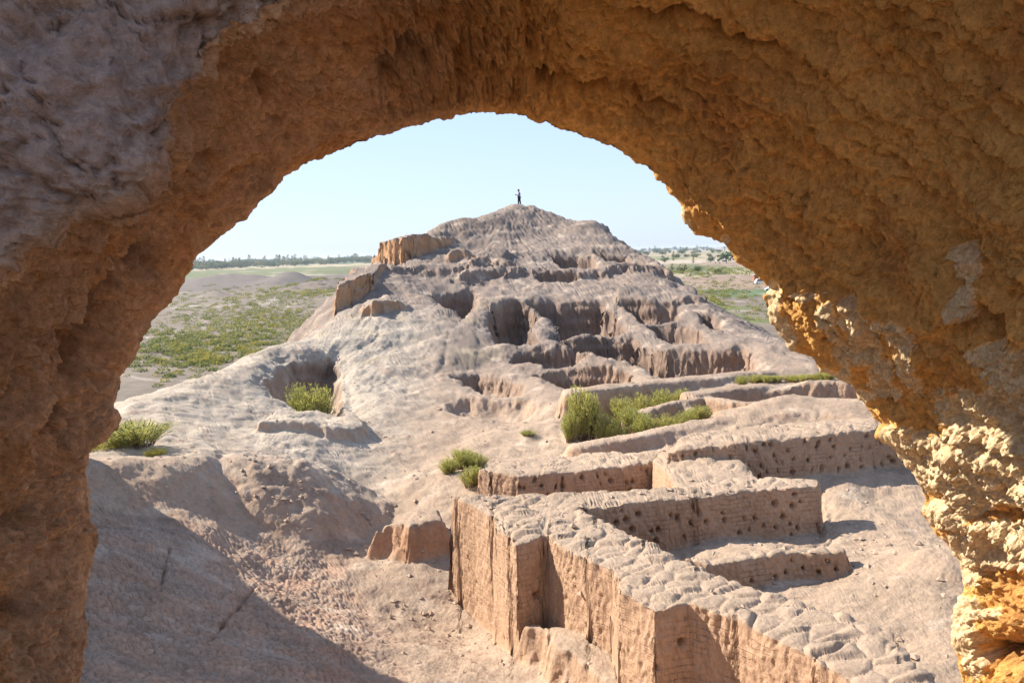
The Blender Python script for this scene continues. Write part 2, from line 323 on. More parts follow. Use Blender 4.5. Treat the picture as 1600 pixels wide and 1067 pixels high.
def height(x, y, want=False):
    shp = x.shape; x = x.ravel().astype(np.float32); y = y.ravel().astype(np.float32)
    z = base(x, y)
    rr = np.hypot(x, y)
    near = sstep(10, 18, rr)
    z = z + near * (.16 * fbm(x * .35, y * .35, 0, 3) + .05 * fbm(x * 1.4, y * 1.4, 3, 2))
    ident = np.zeros(x.shape, np.int16)
    flo = np.zeros(x.shape, np.float32)
    for n, o in enumerate(ops):
        P = np.array(o['P'], float)
        pad = o['e'] * 2 + o['rough'] * 2 + 1.2 + o.get('hw', 0) + o.get('rad', 0) * o.get('sx', 0) * 1.3
        m = (x > P[:, 0].min() - pad) & (x < P[:, 0].max() + pad) & (y > P[:, 1].min() - pad) & (y < P[:, 1].max() + pad)
        ii = np.nonzero(m)[0]
        if not len(ii): continue
        X, Y, Z = x[ii], y[ii], z[ii]
        if o['rough']:
            jit = o['rough'] * (fbm(X * .9 + n, Y * .9, 1.5, 2) + .45 * pn(X * 3.3, Y * 3.3, n))
        if o['k'] == 'pit':
            d = poly_sd(P, X, Y) + jit
            t = sstep(0, o['e'], d)
            fl = o['z'] + o['talus'] * np.exp(-np.maximum(d - o['e'], 0) / .5) + .05 * pn(X, Y, 7)
            fl = np.minimum(fl, Z)
            Z = Z - o.get('rd', o.get('rd0', .3)) * np.exp(-np.abs(d) / .45) * (1 - t)
            fl = np.minimum(fl, Z)
            nz = Z + (fl - Z) * t
            idm = (d > -.7) & (d < o['e'] + .6)
            flo[ii] = np.maximum(flo[ii], sstep(o['e'] * .6, o['e'] + .5, d))
        elif o['k'] == 'pla':
            d = poly_sd(P, X, Y) + jit
            t = sstep(0, 1, .5 + d / o['e'])
            if 'zs' in o: Pz = np.column_stack([P[:, :2], o['zs']])
            elif 'dz' in o: Pz = None
            else: Pz = P
            top = (Z + o['dz']) if Pz is None else idw(Pz, X, Y)
            top = top + .05 * fbm(X * .8, Y * .8, 5, 2) - .10 * np.exp(-np.maximum(d, 0) / .12)
            top = np.maximum(top, Z)
            if Pz is None: t = t * np.where(d > 0, np.exp(-np.maximum(d - .8, 0) / 2.0), 1)
            nz = Z + (top - Z) * t
            idm = (t > .02) & (top > Z + .05)
        elif o['k'] == 'rid':
            d, zt = line_d(P, X, Y)
            d = o['hw'] - d + jit
            t = sstep(0, 1, .5 + d / o['e'])
            top = np.maximum(zt + .05 * fbm(X * .8, Y * .8, 5, 2) - .12 * (1 - np.clip(d / o['hw'], 0, 1)) ** 2, Z)
            nz = Z + (top - Z) * t
            idm = (t > .02) & (top > Z + .05)
        else:
            dx, dy = (X - P[0, 0]) / o['sx'], (Y - P[0, 1])
            d = np.hypot(dx, dy) / o['rad'] + .10 * fbm(X * .5, Y * .5, 2, 3)
            hgt = o['h'] * np.clip(1 - d, 0, 1) ** o['p']
            hgt = hgt - .12 * o['h'] * np.exp(-(d / .18) ** 2)
            nz = Z + np.maximum(hgt, 0)
            idm = hgt > .12
        z[ii] = nz
        if o.get('name'):
            ident[ii[idm]] = n + 1
        elif o['k'] == 'pit':
            ident[ii[(d > o['e'])]] = 0
    if want: return z.reshape(shp), ident.reshape(shp), flo.reshape(shp)
    return z.reshape(shp)

# polar sheet with its rows gathered on the steep faces
NA, NR = 800, 860
az = np.concatenate([np.linspace(-62, -29.0, 24, endpoint=False), np.linspace(-29.0, 29.5, NA), np.linspace(29.5, 58, 22)[1:]])
az = np.radians(az)
rf = np.geomspace(2.0, 145, 1100)
A_, R_ = np.meshgrid(az, rf, indexing='ij')
zf = height(np.sin(A_) * R_, np.cos(A_) * R_)
def blur(a, k, ax):
    a = np.moveaxis(a, ax, 0); p = np.pad(a, ((k, k),) + ((0, 0),) * (a.ndim - 1), mode='edge')
    c = np.cumsum(np.concatenate([np.zeros_like(p[:1]), p]), axis=0)
    return np.moveaxis((c[2 * k + 1:] - c[:-2 * k - 1]) / (2 * k + 1), 0, ax)
def density(R, zz):
    dr = np.diff(R, axis=1); dz = np.abs(np.diff(zz, axis=1)); rm = .5 * (R[:, 1:] + R[:, :-1]); zm = .5 * (zz[:, 1:] + zz[:, :-1])
    w = (dz + dr * (.10 + np.clip((10 - zm) / rm, 0, 1.0))) / rm
    w = w * np.where(rm < 13, .12, 1) * np.where(rm > 100, .3, 1)
    return w / dr                                     # per metre
rho = density(R_, zf); rho = blur(blur(blur(rho, 8, 0), 7, 0), 1, 1)
ANN = np.concatenate([[0, 10, 13], np.geomspace(15, 110, 26), [999]])
def respace(R, rho, n, sm_):
    w = rho * np.diff(R, axis=1); mid_ = .5 * (R[:, 1:] + R[:, :-1])
    for k_ in range(len(ANN) - 1):                    # every ring keeps a share of rows that changes slowly with bearing
        m_ = (mid_ >= ANN[k_]) & (mid_ < ANN[k_ + 1]); s_ = (w * m_).sum(1)
        if s_.max() <= 0: continue
        w = np.where(m_, w * (blur(blur(s_, 16, 0), 16, 0) / np.maximum(s_, 1e-6))[:, None], w)
    cs = np.concatenate([np.zeros((len(az), 1)), np.cumsum(w, axis=1)], axis=1)
    out = np.empty((len(az), n))
    for a in range(len(az)): out[a] = np.interp(np.linspace(0, cs[a, -1], n), cs[a], R[a])
    return blur(blur(out, sm_, 0), sm_, 0)
rows = respace(R_, rho, NR, 4)
for it_ in range(3):
    z1 = height(np.sin(az)[:, None] * rows, np.cos(az)[:, None] * rows)
    rho = density(rows, z1)
    if it_ < 2: rho = blur(blur(rho, 2 - it_, 0), 2 - it_, 0)
    rows = respace(rows, rho, NR, (2, 2, 1)[it_])
AA = np.broadcast_to(az[:, None], rows.shape)
GX = np.sin(AA) * rows; GY = np.cos(AA) * rows
GZ, GID, GFL = height(GX, GY, True)
del zf, A_, R_, z1, rho

def grid_normals(X, Y, Z):
    P = np.stack([X, Y, Z], -1)
    du = np.gradient(P, axis=0); dvv = np.gradient(P, axis=1)
    n = np.cross(du, dvv); n /= np.linalg.norm(n, axis=-1)[..., None] + 1e-12
    return n
N = grid_normals(GX, GY, GZ)
NSG = np.sign(np.mean(N[..., 2])); N *= NSG
steep = np.clip(1.15 - N[..., 2] * 1.25, 0, 1).astype(np.float32)
rr = np.hypot(GX, GY)

# wall frame coordinates for the blocks and holes
wd = atz(1205, 992, 2.7) - atz(700, 772, 2.73); wd = wd[:2] / np.hypot(*wd[:2])
def dirof(p, q):
    v = (atz(*q) - atz(*p))[:2]; return v / np.hypot(*v)
d_long = wd; d_branch = dirof((920, 780, 2.73), (1283, 752, 2.73)); d_perf = dirof((1090, 693, 3.35), (1385, 668, 3.5)); d_short = dirof((808, 742, 2.4), (1018, 724, 2.4)); d_low = dirof((1105, 882, 2.), (1328, 862, 2.))
disp = np.zeros_like(GZ, dtype=np.float32)
blockcell = np.zeros(GZ.shape, np.int64)
walltop = np.zeros(GZ.shape, np.float32)
fl_n = 1 - 2 * np.abs(pn(GX * 2.1, GY * 2.1, GZ * .35))
fl_n2 = 1 - 2 * np.abs(pn(GX * 5.2, GY * 5.2, GZ * .7 + 9))
far = sstep(34, 50, rr)
isw = np.zeros(GZ.shape, bool); holeamt = np.zeros(GZ.shape, np.float32); basez = np.full(GZ.shape, -9.0, np.float32); mudw = np.zeros(GZ.shape, bool)
for n, o in enumerate(ops):
    m = GID == n + 1
    if o.get('blocks'): isw |= m; holeamt[m] = o.get('holes', 0); basez[m] = o.get('base', -9)
isw_ = isw.astype(np.float32)
# fluted faces everywhere, deeper on the terraces
disp += steep * (.08 * far + .012) * (fl_n ** 3) * -1.0
disp -= steep * (.05 * far + .02) * np.clip(fl_n2, 0, 1) ** 4
deepc = sstep(.82, .97, 1 - 2 * np.abs(pn(GX * .75 + 4, GY * .75, GZ * .12)))
disp -= steep * deepc * .07 * (.3 + far)
# crusted, runnelled ground
hill = sstep(42, 54, rr)
rn = fbm(GX * 1.1, GY * 1.1, GZ * .8, 4, .55, ridged=True)
sx_, sy_ = GX - 0.0, GY - 92.0
th_ = np.arctan2(sx_, -sy_); rs_ = np.hypot(sx_, sy_)
rill = 1 - 2 * np.abs(pn(th_ * 17 + .5 * pn(GX * .3, GY * .3, 0), rs_ * .10, 2.0)); rill2 = 1 - 2 * np.abs(pn(th_ * 60, rs_ * .25, 7.0))
fl_g = fbm(GX * .40, GY * .40, 0, 4, .5)
slope_ = np.clip((1 - N[..., 2]) * 4, 0, 1)
disp += (1 - steep * .5) * hill * (-.13 * np.clip(rill, 0, 1) ** 3 * (.4 + slope_) - .03 * np.clip(rill2, 0, 1) ** 3 + .20 * fl_g) * sstep(33, 45, rr)
disp += (1 - steep) * (1 - isw_) * .018 * (rn - .4) * sstep(12, 18, rr)
# thin broken crust: low steps with sharp lips
cr_h = fbm(GX * .9, GY * 1.3, GZ, 5, .55); q_ = cr_h * 5; qi = np.floor(q_)
disp += (1 - steep) * (1 - isw_) * .05 * (qi + sstep(.36, .64, q_ - qi)) / 5 * sstep(12, 18, rr) * (1 - sstep(34, 48, rr))
disp += .012 * fbm(GX * 7, GY * 7, GZ * 7, 3, .6) * sstep(12, 20, rr) * (1 - sstep(30, 42, rr))
strat = (GZ + .5 * fbm(GX * .2, GY * .2, 3, 3)) / .95; strat = strat - np.floor(strat)
disp += hill * slope_ * .16 * (sstep(0, .75, strat) - sstep(.8, 1, strat) - .4) * sstep(-.3, .3, fbm(GX * .25, GY * .25, 6, 3))
# gully runnels down the left rampart
rw = sstep(-3, -9, GX) * sstep(33, 37, rr) * (1 - sstep(66, 74, rr)) * (1 - steep)
wx = GX * .8 + GY * .55; wy = -GX * .55 + GY * .8
f1, f2, _ = worley(wx * .9 + .4 * pn(GX, GY, 1), wy * 2.6 + .4 * pn(GX, GY, 2))
disp += rw * .05 * (np.clip((f2 - f1) * 2.2, 0, 1) - .5)
# rubble on the two mounds
c0 = atr(475, 755, 33); rub = np.exp(-(((GX - c0[0]) / 3.6) ** 2 + ((GY - c0[1]) / 3.2) ** 2) ** 2)
f1, f2, _ = worley(GX * 2.6, GY * 2.6, GZ * 2.6)
disp += rub * .12 * (.5 - f1)
# polygonal mud crackle on the near shaded slope
crk = sstep(-2, -4.5, GX + .25 * (GY - 20)) * (1 - sstep(27, 31, rr)) * sstep(11, 14, rr)
f1, f2, _ = worley(GX * 5.5 + .3 * pn(GX * 3, GY * 3, 0), GY * 5.5 + .3 * pn(GX * 3, GY * 3, 5))
crkline = crk * np.exp(-((f2 - f1) / .10) ** 2)
disp += crk * (.05 * np.clip((f2 - f1) * 2.5, 0, 1) + .02 * fbm(GX * 2.5, GY * 2.5, 4, 3))
# two long fissures in it
for (p, q, wdt, dp) in (((265, 855, 0), (250, 925, 0), .025, .16), ((395, 925, 0), (345, 985, 0), .03, .14), ((345, 985, 0), (318, 1010, 0), .025, .1)):
    a, b = hit(*p[:2]), hit(*q[:2])
    d, _ = line_d([a, b], GX.ravel(), GY.ravel())
    disp -= (dp * np.exp(-((d.reshape(GX.shape) + .03 * pn(GX * 4, GY * 4, 2)) / wdt) ** 2)).astype(np.float32)
# wall tops: separate eroded blocks across the wall
ym = GY
branch = isw & (GX > .35 + (27.3 - GY) * .78 + 1.1) & (rr < 30)
fields = []
sh0 = np.zeros(GZ.shape)
def block_field(mask, d, cs_, ct, seed, amp):
    X, Y, Z = GX[mask], GY[mask], GZ[mask]
    s = X * d[0] + Y * d[1]; t = -X * d[1] + Y * d[0]
    wob = .12 * pn(X * 1.7, Y * 1.7, seed); wob2 = .12 * pn(X * 1.7 + 9, Y * 1.7, seed)
    f1, f2, cid = worley((s + wob) / cs_ + seed, (t + wob2) / ct)
    e = f2 - f1
    h = _r3[(cid & 255).astype(int)][:, 1]
    st = steep[mask]
    fade = np.where(st > .5, np.clip(1 - (np.interp(0, [0], [0]) + (topz[mask] - Z)) / .65, 0, 1), 1)
    fac = np.where(st > .5, fade, 1)
    disp[mask] += (fac * amp * (np.clip(e * 2.4, 0, 1) ** .7 - .85)).astype(np.float32) + (1 - st) * (h - .5) * .08 * np.clip(e * 2.4, 0, 1)
    blockcell[mask] = np.where((st < .55) | (topz[mask] - Z < .28), cid + seed * 31, 0)
topz = np.full(GZ.shape, 2.73, np.float32)
for n, o in enumerate(ops):
    if not o.get('blocks'): continue
    m = GID == n + 1
    topz[m] = idw(np.array(o['P']), GX[m], GY[m])
    if o['name'] == 'long_wall':
        block_field(m & ~branch, d_long, .42, .85, 3, .085); block_field(m & branch, d_branch, .5, .5, 4, .06)
    else:
        d = {'low_wall': d_low, 'connecting_wall': d_short}.get(o['name'], d_short if 'short' in o['label'] else d_perf)
        block_field(m, d, .55, .7, 5 + n % 4, .06)
# holes pecked into the perforated faces
LW = [n for n, o in enumerate(ops) if o.get('name') == 'long_wall'][0]
hm = isw & (steep > .5) & (holeamt > 0)
X, Y, Z = GX[hm], GY[hm], GZ[hm]
Nn = N[hm]; face_s = np.where(np.abs(Nn[:, 0]) > .55, Y, X)
row = Z / .34; ri = np.floor(row).astype(int); ss = face_s / .42 + (ri % 2) * .5; si = np.floor(ss).astype(int)
hh = _r3[hsh(si, ri, ri * 0 + 5)]
hx = (ss - si - .5 - (hh[:, 0] - .5) * .7) * .42; hz = (row - ri - .5 - (hh[:, 1] - .5) * .6) * .34
rad = .035 + .05 * _r3[hsh(ri, si, si * 0 + 8)][:, 0]
# the front (left-facing) side of the long wall has almost none
sunny = (Nn @ np.array([-.8, -.6, 0])) > .8
on = (hh[:, 2] < holeamt[hm] * np.where(sunny, .06, 1.0) * np.where((GY[hm] < 24.5) & (GID[hm] == LW + 1) & ~branch[hm], .25, 1.0)) & (topz[hm] - Z > .22) & (Z > basez[hm])
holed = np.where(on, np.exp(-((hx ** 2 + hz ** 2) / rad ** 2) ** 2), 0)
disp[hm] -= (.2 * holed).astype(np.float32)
hole_shade = np.zeros(GZ.shape, np.float32); hole_shade[hm] = holed
# scraped grain on the sunlit faces
disp += steep * isw * (.030 * fbm(GX * 9, GY * 9, GZ * 6.5, 4, .62) + .02 * fbm(GX * 3, GY * 3, GZ * 1.5, 3))
disp += steep * (1 - isw) * .03 * fbm(GX * 5, GY * 5, GZ * 3.5, 4, .6)

GX2 = GX + N[..., 0] * disp; GY2 = GY + N[..., 1] * disp; GZ2 = GZ + N[..., 2] * disp
N2 = grid_normals(GX2, GY2, GZ2) * NSG

# own colour of the clay (dry dust on the tops, raw clay on faces, greyer up the mound)
def C(r, g, b): return np.array([r, g, b], np.float32)
big = fbm(GX * .12, GY * .12, 0, 4)[..., None]; med = fbm(GX * .9, GY * .9, GZ * .9, 4)[..., None]; fin = fbm(GX * 5, GY * 5, GZ * 5, 3)[..., None]
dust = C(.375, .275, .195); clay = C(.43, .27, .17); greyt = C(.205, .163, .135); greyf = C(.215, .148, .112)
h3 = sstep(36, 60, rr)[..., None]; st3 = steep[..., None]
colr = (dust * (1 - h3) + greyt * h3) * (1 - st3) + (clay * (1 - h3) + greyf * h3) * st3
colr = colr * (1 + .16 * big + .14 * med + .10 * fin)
patch = sstep(.1, .5, med + .6 * fin)
colr = colr * (1 - .18 * patch) + C(.36, .24, .16) * .18 * patch
def tint(m, c, a):
    global colr
    m = (m * a)[..., None]; colr = colr * (1 - m) + c * m * (1 + .2 * med + .12 * fin)
for n, o in enumerate(ops):
    if o.get('name') == 'earth_bluff': tint((GID == n + 1) * steep, C(.50, .27, .13), .8)
    if o.get('name') == 'mud_block_stump': tint((GID == n + 1) * steep, C(.47, .25, .14), .6)
tint(crk * sstep(-.25, .35, fbm(GX * .8, GY * .8, 8, 3)), C(.44, .25, .15), .75)
tint(crk, C(.42, .29, .22), .35)
tint(crkline, C(.25, .155, .10), .7)
lft = sstep(-3, -8, GX) * sstep(31, 34, rr) * (1 - sstep(58, 70, rr)) * (1 - steep)
tint(lft, C(.43, .375, .30), .6)
yel = sstep(.1, .6, fbm(GX * .3, GY * .3, 12, 3)) * sstep(50, 56, rr) * (1 - sstep(66, 72, rr)) * sstep(2, -2, GX)
flk = sstep(.12, .42, fbm(GX * 1.1 + .4 * GY, GY * 2.6, 31, 5, .62)) * (1 - steep) * (1 - isw_) * sstep(-.35, .35, fbm(GX * .16, GY * .16, 40, 2))
tint(flk, C(.27, .185, .13), .55)
tint(1.0 * (1 - steep) * (1 - isw_) * sstep(.35, .6, fbm(GX * .5, GY * .9, 51, 4)), C(.52, .41, .31), .5)
tint(yel, C(.36, .285, .18), .35)
tint(rub * sstep(-.2, .4, fbm(GX * 1.4, GY * 1.4, 3, 3)), C(.31, .21, .155), .6)
tint(np.clip(hole_shade, 0, 1), C(.2, .12, .08), .6)  # darkness inside the pecked holes painted in, on top of their real shade

# ------------------------------------------------------------------ materials
def mat(name):
    m = bpy.data.materials.new(name); m.use_nodes = True; t = m.node_tree
    b = t.nodes['Principled BSDF']; b.inputs['Roughness'].default_value = .92; b.inputs['Specular IOR Level'].default_value = .15
    return m, t, b
def nd(t, kind, **kw):
    n = t.nodes.new(kind)
    for k, v in kw.items():
        if k in n.inputs.keys(): n.inputs[k].default_value = v
        else: setattr(n, k, v)
    return n
def ramp(t, fac, stops):
    r = t.nodes.new('ShaderNodeValToRGB'); t.links.new(fac, r.inputs[0])
    e = r.color_ramp.elements
    for i, (p, c) in enumerate(stops):
        if i < 2: e[i].position = p; e[i].color = (*c, 1)
        else:
            x = e.new(p); x.color = (*c, 1)
    return r.outputs[0]
def mixc(t, fac, a, b, mode='MIX'):
    m = t.nodes.new('ShaderNodeMix'); m.data_type = 'RGBA'; m.blend_type = mode
    for s, v in ((m.inputs[0], fac), (m.inputs[6], a), (m.inputs[7], b)):
        if isinstance(v, (int, float)): s.default_value = v
        elif isinstance(v, tuple): s.default_value = (*v, 1)
        else: t.links.new(v, s)
    return m.outputs[2]
def math_(t, op, a, b):
    m = t.nodes.new('ShaderNodeMath'); m.operation = op
    for s, v in ((m.inputs[0], a), (m.inputs[1], b)):
        if isinstance(v, (int, float)): s.default_value = v
        else: t.links.new(v, s)
    return m.outputs[0]

mud, t, b = mat('mud')
geo = nd(t, 'ShaderNodeNewGeometry'); att = nd(t, 'ShaderNodeAttribute', attribute_name='clay')
n1 = nd(t, 'ShaderNodeTexNoise', Scale=9.0, Detail=8.0, Roughness=.7); t.links.new(geo.outputs['Position'], n1.inputs['Vector'])
n2 = nd(t, 'ShaderNodeTexNoise', Scale=38.0, Detail=5.0, Roughness=.75); t.links.new(geo.outputs['Position'], n2.inputs['Vector'])
f = ramp(t, n1.outputs[0], [(.3, (.80, .79, .78)), (.7, (1.15, 1.15, 1.16))])
c = mixc(t, 1.0, att.outputs['Color'], f, 'MULTIPLY')
t.links.new(c, b.inputs['Base Color'])
vm = nd(t, 'ShaderNodeVectorMath', operation='MULTIPLY'); vm.inputs[1].default_value = (1, 1, .6); t.links.new(geo.outputs['Position'], vm.inputs[0])
n3 = nd(t, 'ShaderNodeTexNoise', Scale=15.0, Detail=7.0, Roughness=.7); t.links.new(vm.outputs[0], n3.inputs['Vector'])
bp = nd(t, 'ShaderNodeBump', Strength=.9, Distance=.05); t.links.new(math_(t, 'ADD', n3.outputs[0], math_(t, 'MULTIPLY', n2.outputs[0], .35)), bp.inputs['Height'])
t.links.new(bp.outputs[0], b.inputs['Normal'])

mudb = mud.copy(); mudb.name = 'mud_brick'; t = mudb.node_tree; b = t.nodes['Principled BSDF']
bp0 = [n for n in t.nodes if n.type == 'BUMP'][0]; geo = [n for n in t.nodes if n.type == 'NEW_GEOMETRY'][0]
sx = nd(t, 'ShaderNodeSeparateXYZ'); t.links.new(geo.outputs['Position'], sx.inputs[0])
nz_ = nd(t, 'ShaderNodeTexNoise', Scale=1.6, Detail=5.0); t.links.new(geo.outputs['Position'], nz_.inputs['Vector'])
cx_ = nd(t, 'ShaderNodeCombineXYZ'); t.links.new(math_(t, 'ADD', sx.outputs[0], math_(t, 'MULTIPLY', nz_.outputs[0], .25)), cx_.inputs[0]); t.links.new(math_(t, 'ADD', sx.outputs[2], math_(t, 'MULTIPLY', nz_.outputs[0], .12)), cx_.inputs[1])
bk = nd(t, 'ShaderNodeTexBrick', Scale=1.0); bk.inputs['Mortar Size'].default_value = .014; bk.inputs['Mortar Smooth'].default_value = .9; bk.inputs['Brick Width'].default_value = .42; bk.inputs['Row Height'].default_value = .135
t.links.new(cx_.outputs[0], bk.inputs['Vector'])
bp1 = nd(t, 'ShaderNodeBump', Strength=.8, Distance=.03); bp1.invert = True
t.links.new(math_(t, 'MULTIPLY', bk.outputs['Fac'], ramp(t, nz_.outputs[0], [(.42, (0, 0, 0)), (.6, (1, 1, 1))])), bp1.inputs['Height']); t.links.new(bp0.outputs[0], bp1.inputs['Normal']); t.links.new(bp1.outputs[0], b.inputs['Normal'])

# ------------------------------------------------------------------ mesh building from the sheet
def sheet_object(name, X, Y, Z, facemask, colors, normals, material, attr='clay'):
    """one mesh from the quads of a grid selected by facemask (shape nu-1, nv-1)"""
    nu, nv_ = X.shape
    fi, fj = np.nonzero(facemask)
    a = fi * nv_ + fj
    q = np.stack([a, a + 1, a + nv_ + 1, a + nv_], 1)
    used = np.zeros(nu * nv_, bool); used[q.ravel()] = True
    remap = np.cumsum(used) - 1
    co = np.stack([X.ravel()[used], Y.ravel()[used], Z.ravel()[used]], 1).astype(np.float32)
    q = remap[q].astype(np.int32)
    me = bpy.data.meshes.new(name)
    me.vertices.add(len(co)); me.vertices.foreach_set('co', co.ravel())
    me.loops.add(q.size); me.loops.foreach_set('vertex_index', q.ravel())
    me.polygons.add(len(q)); me.polygons.foreach_set('loop_start', np.arange(0, q.size, 4, dtype=np.int32))
    me.polygons.foreach_set('use_smooth', np.ones(len(q), bool))
    me.update(calc_edges=True)
    ca = me.color_attributes.new(attr, 'FLOAT_COLOR', 'POINT')
    cc = np.ones((len(co), 4), np.float32); cc[:, :3] = np.clip(colors.reshape(-1, colors.shape[-1])[used], .01, 1); ca.data.foreach_set('color', cc.ravel())
    if normals is not None:
        me.normals_split_custom_set_from_vertices(normals.reshape(-1, 3)[used].astype(np.float32))
    me.materials.append(material)
    o = bpy.data.objects.new(name, me); COL.objects.link(o)
    return o
def tag(o, label=None, cat=None, group=None, kind=None):
    if label: o['label'] = label
    if cat: o['category'] = cat
    if group: o['group'] = group
    if kind: o['kind'] = kind
    return o
def empty(name, loc):
    e = bpy.data.objects.new(name, None); e.location = loc; COL.objects.link(e); return e

fid = GID[:-1, :-1]; fcell = blockcell[:-1, :-1]
# quads run a, a+1 (outwards), so their winding must face up: check once
tv = np.cross(np.array([GX2[400, 401] - GX2[400, 400], GY2[400, 401] - GY2[400, 400], GZ2[400, 401] - GZ2[400, 400]]),
              np.array([GX2[401, 400] - GX2[400, 400], GY2[401, 400] - GY2[400, 400], GZ2[401, 400] - GZ2[400, 400]]))
if tv[2] > 0: pass
else: fid = fid[::-1]; fcell = fcell[::-1]; GX2, GY2, GZ2, colr, N2 = [v[::-1] for v in (GX2, GY2, GZ2, colr, N2)]
fx = GX2[:-1, :-1]; fy = GY2[:-1, :-1]; fz = GZ2[:-1, :-1]
gnd = fid == 0
deep = (fz < -11.0)
isx = gnd & ~deep
frr = np.hypot(fx, fy)
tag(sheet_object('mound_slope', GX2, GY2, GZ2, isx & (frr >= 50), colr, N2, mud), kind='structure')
tag(sheet_object('courtyard_ground', GX2, GY2, GZ2, isx & (frr < 50), colr, N2, mud), kind='structure')
nblk = 0
for n, o in enumerate(ops):
    if not o.get('name'): continue
    m = fid == n + 1
    if m.sum() < 30: continue
    if not o.get('blocks'):
        tag(sheet_object(o['name'], GX2, GY2, GZ2, m, colr, N2, mud), o['label'], o['cat'])
        continue
    P = np.array(o['P'])
    root = tag(empty(o['name'], (float(fx[m].mean()), float(fy[m].mean()), float(fz[m].min()))), o['label'], o['cat'])
    cells, cnt = np.unique(fcell[m], return_counts=True)
    big_ = [(c_, k_) for c_, k_ in zip(cells, cnt) if c_ != 0 and k_ >= 60]
    big_.sort(key=lambda v: -v[1]); big_ = big_[:90]
    body = m.copy()
    for c_, k_ in big_:
        bm_ = m & (fcell == c_); body &= ~bm_
        ob = sheet_object('mud_block', GX2, GY2, GZ2, bm_, colr, N2, mud); ob.parent = root
        ob.matrix_parent_inverse = Matrix.Translation(-root.location); nblk += 1
    ob = sheet_object('wall_body', GX2, GY2, GZ2, body, colr, N2, mudb); ob.parent = root
    ob.matrix_parent_inverse = Matrix.Translation(-root.location)
# ------------------------------------------------------------------ the broken mud brick arch the view looks through
rim_px = [(95, 1750), (108, 1400), (118, 1200), (125, 1067), (130, 1020), (138, 985), (134, 950), (140, 890), (150, 862), (159, 832), (143, 820), (139, 780), (135, 740), (141, 702), (165, 690), (184, 672),
          (189, 652), (176, 630), (191, 610), (187, 590), (205, 565), (225, 530), (240, 500), (262, 476), (276, 458), (290, 430), (306, 404), (335, 375),
          (370, 350), (405, 320), (437, 290), (446, 275), (500, 247), (560, 225), (620, 205), (680, 190), (740, 178), (805, 181), (850, 192), (900, 211),
          (960, 232), (1000, 255), (1040, 290), (1064, 324), (1069, 345), (1086, 363), (1110, 371), (1130, 378), (1150, 404), (1185, 432), (1207, 453),
          (1192, 463), (1198, 490), (1215, 520), (1235, 545), (1270, 556), (1284, 580), (1305, 590), (1331, 600), (1338, 615), (1355, 640), (1376, 660),
          (1369, 681), (1400, 705), (1430, 745), (1446, 780), (1441, 805), (1460, 830), (1490, 860), (1500, 880), (1506, 925), (1490, 960), (1489, 1000),
          (1500, 1040), (1503, 1067), (1510, 1200), (1520, 1400), (1530, 1750)]
near_px = [((95, 1750), (-420, 2400), 2.3), ((118, 1200), (-330, 1400), 2.3), ((125, 1067), (-300, 1120), 2.3), ((140, 780), (-260, 830), 2.35), ((190, 610), (-200, 620), 2.4), ((240, 500), (-110, 520), 2.5),
           ((306, 404), (60, 345), 2.6), ((370, 350), (170, 312), 2.65), ((437, 290), (245, 235), 2.7), ((500, 247), (288, 150), 2.75), ((560, 225), (300, 75), 2.8),
           ((620, 205), (420, 30), 2.85), ((740, 178), (560, -60), 2.9), ((850, 192), (800, -330), 2.8), ((960, 232), (1200, -420), 2.7), ((1040, 290), (1600, -350), 2.6),
           ((1130, 378), (1900, -120), 2.6), ((1207, 453), (2000, 250), 2.7), ((1305, 590), (2050, 560), 2.8), ((1400, 705), (2000, 800), 3.0),
           ((1500, 880), (1950, 960), 3.2), ((1503, 1067), (1950, 1130), 3.2), ((1530, 1750), (2000, 2400), 3.2)]
rp = np.array(rim_px, float)
seg = np.concatenate([[0], np.cumsum(np.hypot(*np.diff(rp, axis=0).T))])
NU = 1000
# more columns where the rim is in view
s_in0, s_in1 = seg[3] - 30, seg[-4] + 30
su = np.concatenate([np.linspace(0, s_in0, 22, endpoint=False), np.linspace(s_in0, s_in1, NU - 44), np.linspace(s_in1, seg[-1], 23)[1:]])
NU = len(su)
rx, ry = np.interp(su, seg, rp[:, 0]), np.interp(su, seg, rp[:, 1])
ks = np.array([seg[np.argmin(np.hypot(*(rp - np.array(k, float)).T))] for k, _, _ in near_px])
nx = np.interp(su, ks, [q[0] for _, q, _ in near_px]); ny = np.interp(su, ks, [q[1] for _, q, _ in near_px]); ndp = np.interp(su, ks, [d for _, _, d in near_px])
def sm(a, k):
    p = np.pad(a, k, mode='edge'); c = np.cumsum(np.concatenate([[0], p])); return (c[2 * k + 1:] - c[:-2 * k - 1]) / (2 * k + 1)
nx, ny, ndp = sm(nx, 25), sm(ny, 25), sm(ndp, 25)
rsx, rsy = sm(rx, 14), sm(ry, 14)
rdp = 4.5 + 1.0 * sstep(0.1, .75, su / seg[-1])
def at_depth(px, py, dpt):
    d = Fv[None] * FPX + Rv[None] * (px - CX)[:, None] + Uv[None] * (CY - py)[:, None]
    return EYE[None] + d / FPX * dpt[:, None]
RIM = at_depth(rx, ry, rdp); RIMS = at_depth(rsx, rsy, rdp); NEAR = at_depth(nx, ny, ndp)
cen = np.array([0.0, 0, 9.0])
out = RIMS - cen; out[:, 1] = 0; out /= np.linalg.norm(out, axis=1)[:, None]
for ax in range(3): out[:, ax] = sm(out[:, ax], 30)
out[:, 2] = np.where(out[:, 2] < 0, out[:, 2] * .3, out[:, 2]); out /= np.linalg.norm(out, axis=1)[:, None]
NV_O, NV_I, NV_B = 26, 330, 110
cols_ = []
